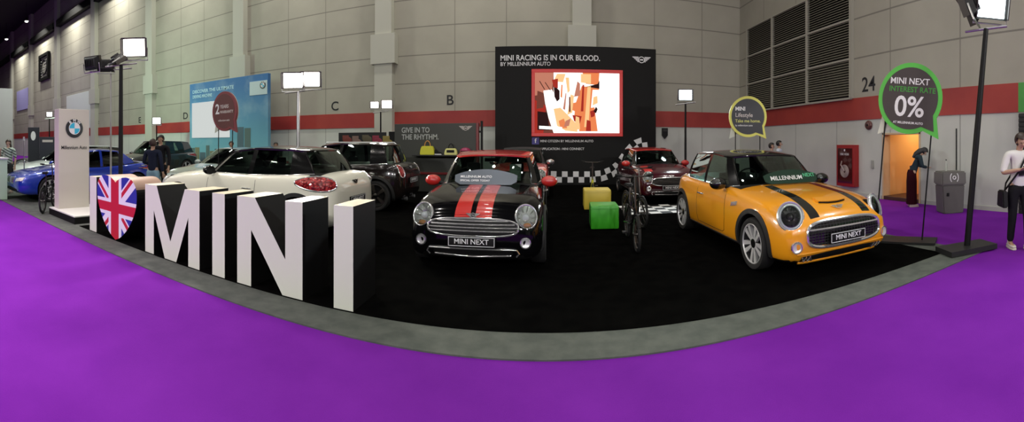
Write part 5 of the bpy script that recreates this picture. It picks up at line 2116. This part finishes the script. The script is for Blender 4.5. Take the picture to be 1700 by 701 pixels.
    if skirt:
        bm = BM()
        n = 28
        rings = []
        for z, a, b in ((1.02, .125, .10), (.92, .165, .13), (.70, .175, .14), (.45, .165, .14), (.20, .16, .145), (.08, .165, .15)):
            rings.append([bm.verts.new((a * math.cos(2 * PI * k / n) * (1 + (.05 * math.cos(5 * 2 * PI * k / n) if z < .8 else 0)), .01 + b * math.sin(2 * PI * k / n) * (1 + (.06 * math.cos(6 * 2 * PI * k / n) if z < .8 else 0)), z)) for k in range(n)])
        for i in range(5):
            for k in range(n):
                bm.faces.new((rings[i][k], rings[i][(k + 1) % n], rings[i + 1][(k + 1) % n], rings[i + 1][k]))
        bmesh.ops.solidify(bm, geom=bm.faces[:], thickness=.01)
        fin('skirt', bm, pmat, t, 60)
    else:
        V, E, R = [], [], []
        sp = chain(V, E, R, [pel + Vector((0, 0, .06)), pel], [(.140, .105), (.152, .118)])[1:]
        for q in (1, -1):
            chain(V, E, R, [hips[q] + Vector((0, 0, -.04)), knee[q], ank[q] + Vector((0, 0, .0))], [.100, .070, .056], sp[0])
        me = skin_mesh(V, E, R, 0, 2)
        bm = BM(); bm.from_mesh(me)
        fin('trousers', bm, pmat, t, 80)
    for q in (1, -1):
        bm = BM()
        c = ank[q]
        o = [(-.042, .07), (.042, .07), (.048, -.02), (.050, -.12), (.030, -.19), (-.030, -.19), (-.050, -.12), (-.048, -.02)]
        prism(bm, o, Matrix.Translation((c.x, c.y, 0)), .0, .03)
        o2 = [(a * .92, b * .96) for a, b in o]
        prism(bm, o2, Matrix.Translation((c.x, c.y, 0)), .03, .065)
        tube(bm, [Vector((c.x, c.y + .01, .06)), Vector((c.x, c.y + .015, .12))], [.044, .040], 10)
        bmesh.ops.bevel(bm, geom=bm.edges[:], offset=.008, segments=1, affect='EDGES')
        fin('shoe', bm, mat('shoe %.2f' % shoes[0], shoes, .6), t, 60)
    return t, {q: Vector((x, y, z0)) + Matrix.Rotation(rz, 3, 'Z') @ (arms[q][1] * s) for q in (1, -1)}, s


# woman at the right edge, looking down at her phone
px_ = P3(1692, 239, 6.05)
t, hands, s = person('person in a white T-shirt and black trousers looking down at a phone', px_.x, px_.y, -.75, 1.66, shirt=(.70, .69, .66), pants=(.008, .008, .010), shoes=(.6, .56, .48),
       hair=(.030, .016, .010), head=.42, armL=((.27, -.02, 1.14), (.10, -.24, 1.20)), armR=((-.27, -.02, 1.14), (-.08, -.24, 1.20)), step=.10)
bm = BM()
Mx = Matrix.Translation((px_.x, px_.y, 0)) @ Matrix.Rotation(-.75, 4, 'Z')
tube(bm, [Vector((.13, .0, 1.36)) + Vector((0, .13, 0)), Vector((.10, .03, 1.43)), Vector((.07, -.10, 1.36)), Vector((-.05, -.135, 1.15)), Vector((-.19, -.05, .93)), Vector((-.21, .04, .86)), Vector((-.16, .13, .95)), Vector((0, .15, 1.18)), Vector((.13, .13, 1.36))], .014, 6, closed=True)
bg = thing('shoulder_bag', 'black shoulder bag hanging at the hip of the person in the white T-shirt', 'bag', (px_.x, px_.y, 0), -.75)
fin('bag_strap', bm, M_BLACK, bg)
bm = BM(); prism(bm, [(-.14, 0), (.14, 0), (.12, .24), (-.10, .24)], MF((-.225, .04, .62), (-1, 0, 0)), -.02, .06)
bmesh.ops.bevel(bm, geom=bm.edges[:], offset=.015, segments=2, affect='EDGES'); fin('bag_body', bm, M_BLACK, bg, 40)
hm = (hands[1] + hands[-1]) / 2
bm = BM(); box(bm, (-.075, -.006, -.04), (.075, .006, .04), .004); o = fin('mobile_phone', bm, M_BLACKG, None, 0)
fwd = Matrix.Rotation(-.75, 3, 'Z') @ Vector((0, -1, 0))
o.location = hm + fwd * .09 + Vector((0, 0, .02)); o.rotation_euler = (-.7, 0, -.75)
tag(o, 'dark phone held in both hands of the person in white', 'phone')
# dark print on the T-shirt
bm = BM(); box(bm, (-.06, -.135, 1.10), (.06, -.124, 1.20), .004)
tp_ = fin('shirt_print', bm, M_DARK, t, 0)
# person in the doorway
g = P3(1514, 343, 10.15)
person('person with black headscarf, dark jacket and long maroon skirt, bending over by the lit doorway', g.x, g.y, .9, 1.50, shirt=(.02, .035, .045), pants=(.055, .006, .012), shoes=(.5, .4, .35), hair=(.012, .012, .014),
       lean=.42, head=.5, armL=((.25, -.05, 1.16), (.10, -.24, 1.12)), armR=((-.25, -.05, 1.16), (-.06, -.24, 1.12)), skirt=True, sleeve=2, long_hair=True)
# two heads behind the orange car
g = P3(1281, 239, 12.2)
person('person with black hair and white shirt behind the orange car, nearer the yellow sign', g.x, g.y, .5, 1.53, shirt=(.60, .62, .66), step=.06, sleeve=1)
g = P3(1293.5, 239, 13.3)
person('taller black haired person in pale blue shirt walking behind the orange car', g.x, g.y, .8, 1.60, shirt=(.50, .54, .62), step=.06, sleeve=1)
for px, r, hh, lab, c in ((384, 15, 1.58, 'person whose dark head shows below the bright billboard panel', (.06, .05, .06)),
                      (458, 16, 1.55, 'person whose head shows over the white coupe roof, beside the billboard', (.05, .05, .05))):
    g = P3(px, 239, r)
    person(lab, g.x, g.y, .6, hh, shirt=c, z0=.012)
# visitors among the cars on the left
g = P3(254, 239, 9.8)
person('person seen from behind in a navy top and pale blue jeans', g.x, g.y, PI + .5, 1.60, shirt=(.012, .016, .035), pants=(.20, .33, .42), hair=(.04, .02, .015), sleeve=2,
       armL=((.27, -.02, 1.14), (.12, -.22, 1.10)), z0=.012)
g = P3(267, 239, 11.1)
person('person in a black suit and white shirt facing the one in blue jeans', g.x, g.y, .5, 1.72, shirt=(.010, .010, .013), sleeve=2, jacket=True, z0=.012)
g = P3(14, 239, 12.9)
t, hands, s = person('long haired person in a striped pale top behind the white counter', g.x, g.y, .9, 1.62, skin=(.55, .36, .26), shirt=(.45, .55, .471), pants=(.05, .05, .05), hair=(.035, .018, .010), long_hair=True, z0=.013,
       armR=((-.27, -.05, 1.14), (-.20, -.20, 1.33)))
k = NT(MATS['cloth 0.450 0.550 0.471'])
x, y, z, v = k.xyz()
q = k.m('FRACT', k.m('MULTIPLY', k.m('ADD', z, k.m('MULTIPLY', x, .5)), 11))
k.color(k.mix(k.m('LESS_THAN', q, .35), (.50, .60, .52), (.05, .06, .06)))
# counter, partition and posters at the far left
t = thing('reception_counter', 'white counter with a pale green tone at the left end', 'counter', (-11.45, 2.72, .013))
t['label'] = 'pale green tinted white counter beside the blue car nose'
bm = BM(); box(bm, (-.55, -.40, 0), (.55, .38, 1.10), .01); cb = fin('counter_body', bm, mat('counter pale green', (.50, .72, .50), .4), t, 0)
bm = BM(); box(bm, (-.58, -.43, 1.10), (.58, .41, 1.14), .008); fin('counter_top', bm, M_WHITEP, t, 0)
bm = BM(); box(bm, (-17.3, 3.2, .014), (-15.8, 4.72, 3.72), .01)
tag(fin('booth_panel', bm, mat('booth panel grey', (.42, .42, .40), .6), None, 0), 'plain grey booth block rising beyond the white car', 'booth wall')
r = 17.5
g = P3(56, 239, r); g.z = .012
t = thing('poster_stand', 'tall dark poster stand with a white round emblem beyond the white car', 'poster', g, -th(56))
zt = EYE + r * 27 / F
bm = BM(); box(bm, (-.24, -.05, 0), (.24, .05, zt), .01); pp = fin('poster_panel', bm, mat('poster dark', (.02, .022, .03), .4), t, 0)
bm = BM(); lathe(bm, [(.13, 0), (.13, .01), (.0, .01)], at((-.02, -.05, zt - .36)), 20, .8, 1.5); fin('poster_emblem', bm, M_WHITEP, pp)
g = P3(79, 239, r); g.z = .012
t = thing('dark_banner', 'low wide dark banner beside the tall poster stand', 'banner', g, -th(77))
zt = EYE + r * 11 / F
bm = BM(); box(bm, (-.34, -.05, 0), (.34, .05, zt), .01); pp = fin('banner_panel', bm, mat('banner dark', (.03, .033, .045), .4), t, 0)
bm = BM(); box(bm, (-.22, -.06, zt - .22), (.22, -.05, zt - .12)); fin('banner_lettering', bm, M_GYTX, pp, 0)
g = P3(42, 239, 9.9); g.z = .012
g = Vector((-12.33, 4.05, .013))
t = thing('price_stand', 'thin grey post with a small card between the blue and the white estate car', 'stand', g)
bm = BM(); tube(bm, [(0, 0, .03), (0, 0, 1.66)], .018, 8); fin('post', bm, M_STEEL, t)
bm = BM(); box(bm, (-.07, -.02, 1.62), (.07, 0, 1.74), .005); fin('price_card', bm, M_WHITEP, t, 0)
bm = BM(); lathe(bm, [(0, 0), (.15, 0), (.15, .02), (0, .03)], Matrix.Identity(4), 24); fin('stand_base', bm, M_STEEL, t)


# ------------------------------------------------------------------ the cars
PB = paint('paint black', (.0025, .0025, .003), .10, coat=.25)
PB.node_tree.nodes['Principled BSDF'].inputs['Specular IOR Level'].default_value = .25
PR = paint('paint red', (.48, .022, .018), .25)
PO = paint('paint orange', (.80, .32, .010), .28)
PW = paint('paint white', (.76, .74, .62), .35)
PDR = paint('paint dark red', (.040, .003, .007), .15, coat=.3)
PBR = paint('paint brown black', (.010, .007, .006), .15, coat=.4)
PBL = paint('paint blue', (.008, .040, .42), .25, .2)
PWH = paint('paint pale white', (.60, .66, .62), .35)
PDG = paint('paint dark green grey', (.012, .017, .017), .2)
PSV = paint('paint silver', (.42, .47, .44), .3, .5)

# black hatchback with red roof
root, S1, cols1 = car('hatchback_car', 'black hatchback with a red roof and two red hood stripes facing the viewer', None, HATCH, -.82, 4.62, 0, PB, PR, 'r56', mirror=PR, style='six', alloy=M_DALLOY,
    stripe=[(-.215, -.03, .045, 1.10, PR, .0), (.03, .215, .045, 1.10, PR, .0)])
def dash_sign(car_xy, label, w, h, y, z, m, edge, texts, xo=0):
    t = thing('dashboard_sign', label, 'sign', (car_xy[0], car_xy[1] + y, .022 + z))
    pts = []
    n = 24
    for k in range(n + 1):
        u = -1 + 2 * k / n
        pts.append((w * u, h * (.42 + .58 * math.cos(u * PI / 2) ** .8)))
    pts += [(w * .98, -h * .15), (w * .80, -h * .42), (-w * .80, -h * .42), (-w * .98, -h * .15)]
    M = MF((0, 0, 0), (0, -1, .62))
    bm = BM(); prism(bm, pts[::-1], M, -.004, .004); b_ = fin('sign_board', bm, m, t, 30)
    for s, size, mm, x, yy, al in texts:
        text_obj('sign_lettering', s, size, mm, M @ Matrix.Translation((x, yy, .005)), b_, .001, .01, al)
    return t, M
dash_sign((-.82, 4.62), 'silver grey board with small lettering propped at the windshield foot of the black car', .44, .17, 1.075, 1.005, mat('brushed board', (.20, .23, .27), .25, .6), None,
          [('MILLENNIUM AUTO', .05, M_WHITEP, -.36, .05, 'LEFT'), ('SPECIAL OFFER TODAY', .04, M_WHITEP, -.36, -.01, 'LEFT')])
t = thing('price_paper', 'pale printed sheet behind the windshield of the black car', 'paper', (-.44, 4.62 + 1.50, 1.11))
bm = BM(); box(bm, (-.085, -.003, -.13), (.085, .003, .13), M=Matrix.Rotation(-.45, 4, 'X')); fin('sheet', bm, mat('paper grey', (.14, .17, .15), .6), t, 0)
bm = BM()
for k in range(7):
    box(bm, (-.065, -.005, .09 - k * .03), (.065 - .02 * (k % 3), -.003, .10 - k * .03), M=Matrix.Rotation(-.45, 4, 'X'))
fin('printed_lines', bm, mat('paper lines', (.3, .34, .3), .6), t, 0)

# orange hatchback
OR = scaled(HATCH, 1.04, 1.025, 1.003)
root, S2, cols2 = car('hatchback_car', 'orange hatchback with a black roof and black hood stripes', None, OR, 3.22, 3.66, 0, PO, M_BLACKG, 'f56', style='ten', alloy=M_SILVER,
    stripe=[(-.46, -.33, .06, 1.14, M_BLACKG, -.08), (.33, .46, .06, 1.14, M_BLACKG, -.08)])
dash_sign((3.22, 3.66), 'dark green board with white lettering propped at the windshield foot of the orange car', .44, .15, 1.115, 1.02, mat('board green', (.006, .03, .016), .4), None,
          [('MILLENNIUM', .09, M_WHITEP, -.34, .02, 'LEFT'), ('NEXT', .08, mat('mint print', (.10, .50, .25), .5), .20, .05, 'LEFT')])

# white coupe seen from behind
PC = scaled(HATCH, 1.11, 1.055, 1.10, R=.33)
PC['gh'] = [(n, p, (q[0], q[1] - (.10 if n in ('R1', 'R0') else 0), q[2] * .955)) for n, p, q in PC['gh']]
PC['H'] = 1.475
root, S3, cols3 = car('coupe_car', 'white coupe with a black roof seen from behind, beyond the standing letters', None, PC, -7.06, 6.04, -PI / 2, PW, M_BLACKG, 'r56', style='five', rear='pace', mirror=M_BLACKG, alloy=M_DALLOY)
# dark crossover
CM = scaled(HATCH, 1.11, 1.06, 1.11, R=.34, rails=True)
root, S4, cols4 = car('crossover_car', 'dark brown crossover with silver roof rails between the white and the black car', None, CM, -7.22, 9.40, -PI / 2, PBR, PBR, 'r56', style='five', alloy=M_DALLOY)
# dark red hatchback
root, S5, cols5 = car('hatchback_car', 'dark red hatchback with a red roof parked behind the chequered mat', None, HATCH, 3.14, 9.95, 0, PDR, PR, 'r56', mirror=PR, style='five', alloy=M_DALLOY, gmat=M_DALLOY,
    stripe=[(-.62, -.42, .30, .95, PR, .0)])
# red convertible at the back
root, S6, cols6 = car('convertible_car', 'red convertible with a black soft top mostly hidden behind the black hatchback', None, HATCH, -.72, 11.2, 0, PR, M_INT, 'r56', style='five', detail=True, mirror=M_CHROME, pillar=M_INT)
# cars of the neighbouring stand
BL = scaled(SEDAN, .97, 1.0, .97)
car('sports_car', 'bright blue sports saloon beside the pale totem', None, BL, -10.90, 3.20, 0, PBL, PBL, 'sedan', style='multi', arch=False, mirror=PBL, pillar=PBL, detail=False, z0=.012, glass=M_GLASSD)
car('estate_car', 'white estate car parked beyond the blue one', None, WAGON, -13.75, 4.0, 0, PWH, PWH, 'sedan', style='five', arch=False, mirror=PWH, detail=False, z0=.012, glass=M_GLASSD)
SV = scaled(WAGON, 1.02, 1.04, 1.14, R=.36)
car('off_road_car', 'large dark green car with a high roof, parked beyond the silver saloon', None, SV, -16.4, 9.6, 0, PDG, PDG, 'sedan', style='five', arch=False, detail=False, z0=.012)
car('saloon_car', 'silver saloon parked between the dark green car and the white coupe', None, SEDAN, -8.95, 7.3, 0, PSV, PSV, 'sedan', style='five', arch=False, mirror=PSV, detail=False, z0=.012)
car('saloon_car', 'dark saloon far behind the white estate, near the poster stand', None, SEDAN, -18.5, 5.6, 0, PDG, PDG, 'sedan', style='five', arch=False, detail=False, z0=.012)

# ------------------------------------------------------------------ camera and view
cam = bpy.data.cameras.new('camera')
cam.type = 'PANO'
cam.panorama_type = 'CENTRAL_CYLINDRICAL'
cam.central_cylindrical_range_u_min = -X0 / F
cam.central_cylindrical_range_u_max = (1700 - X0) / F
cam.central_cylindrical_range_v_min = -(701 - YH) / F
cam.central_cylindrical_range_v_max = YH / F
cam.central_cylindrical_radius = 1.0
cam.clip_end = 300
co = bpy.data.objects.new('camera', cam)
COL.objects.link(co)
co.location = (0, 0, EYE)
co.rotation_euler = (PI / 2, 0, 0)
SC.camera = co
w = bpy.data.worlds.new('world')
SC.world = w
w.use_nodes = True
w.node_tree.nodes['Background'].inputs[0].default_value = (.9, .92, 1, 1)
w.node_tree.nodes['Background'].inputs[1].default_value = .035
SC.view_settings.view_transform = 'Standard'
SC.view_settings.look = 'None'
SC.view_settings.gamma = 1
SC.view_settings.use_curve_mapping = False
SC.view_settings.exposure = -1.2
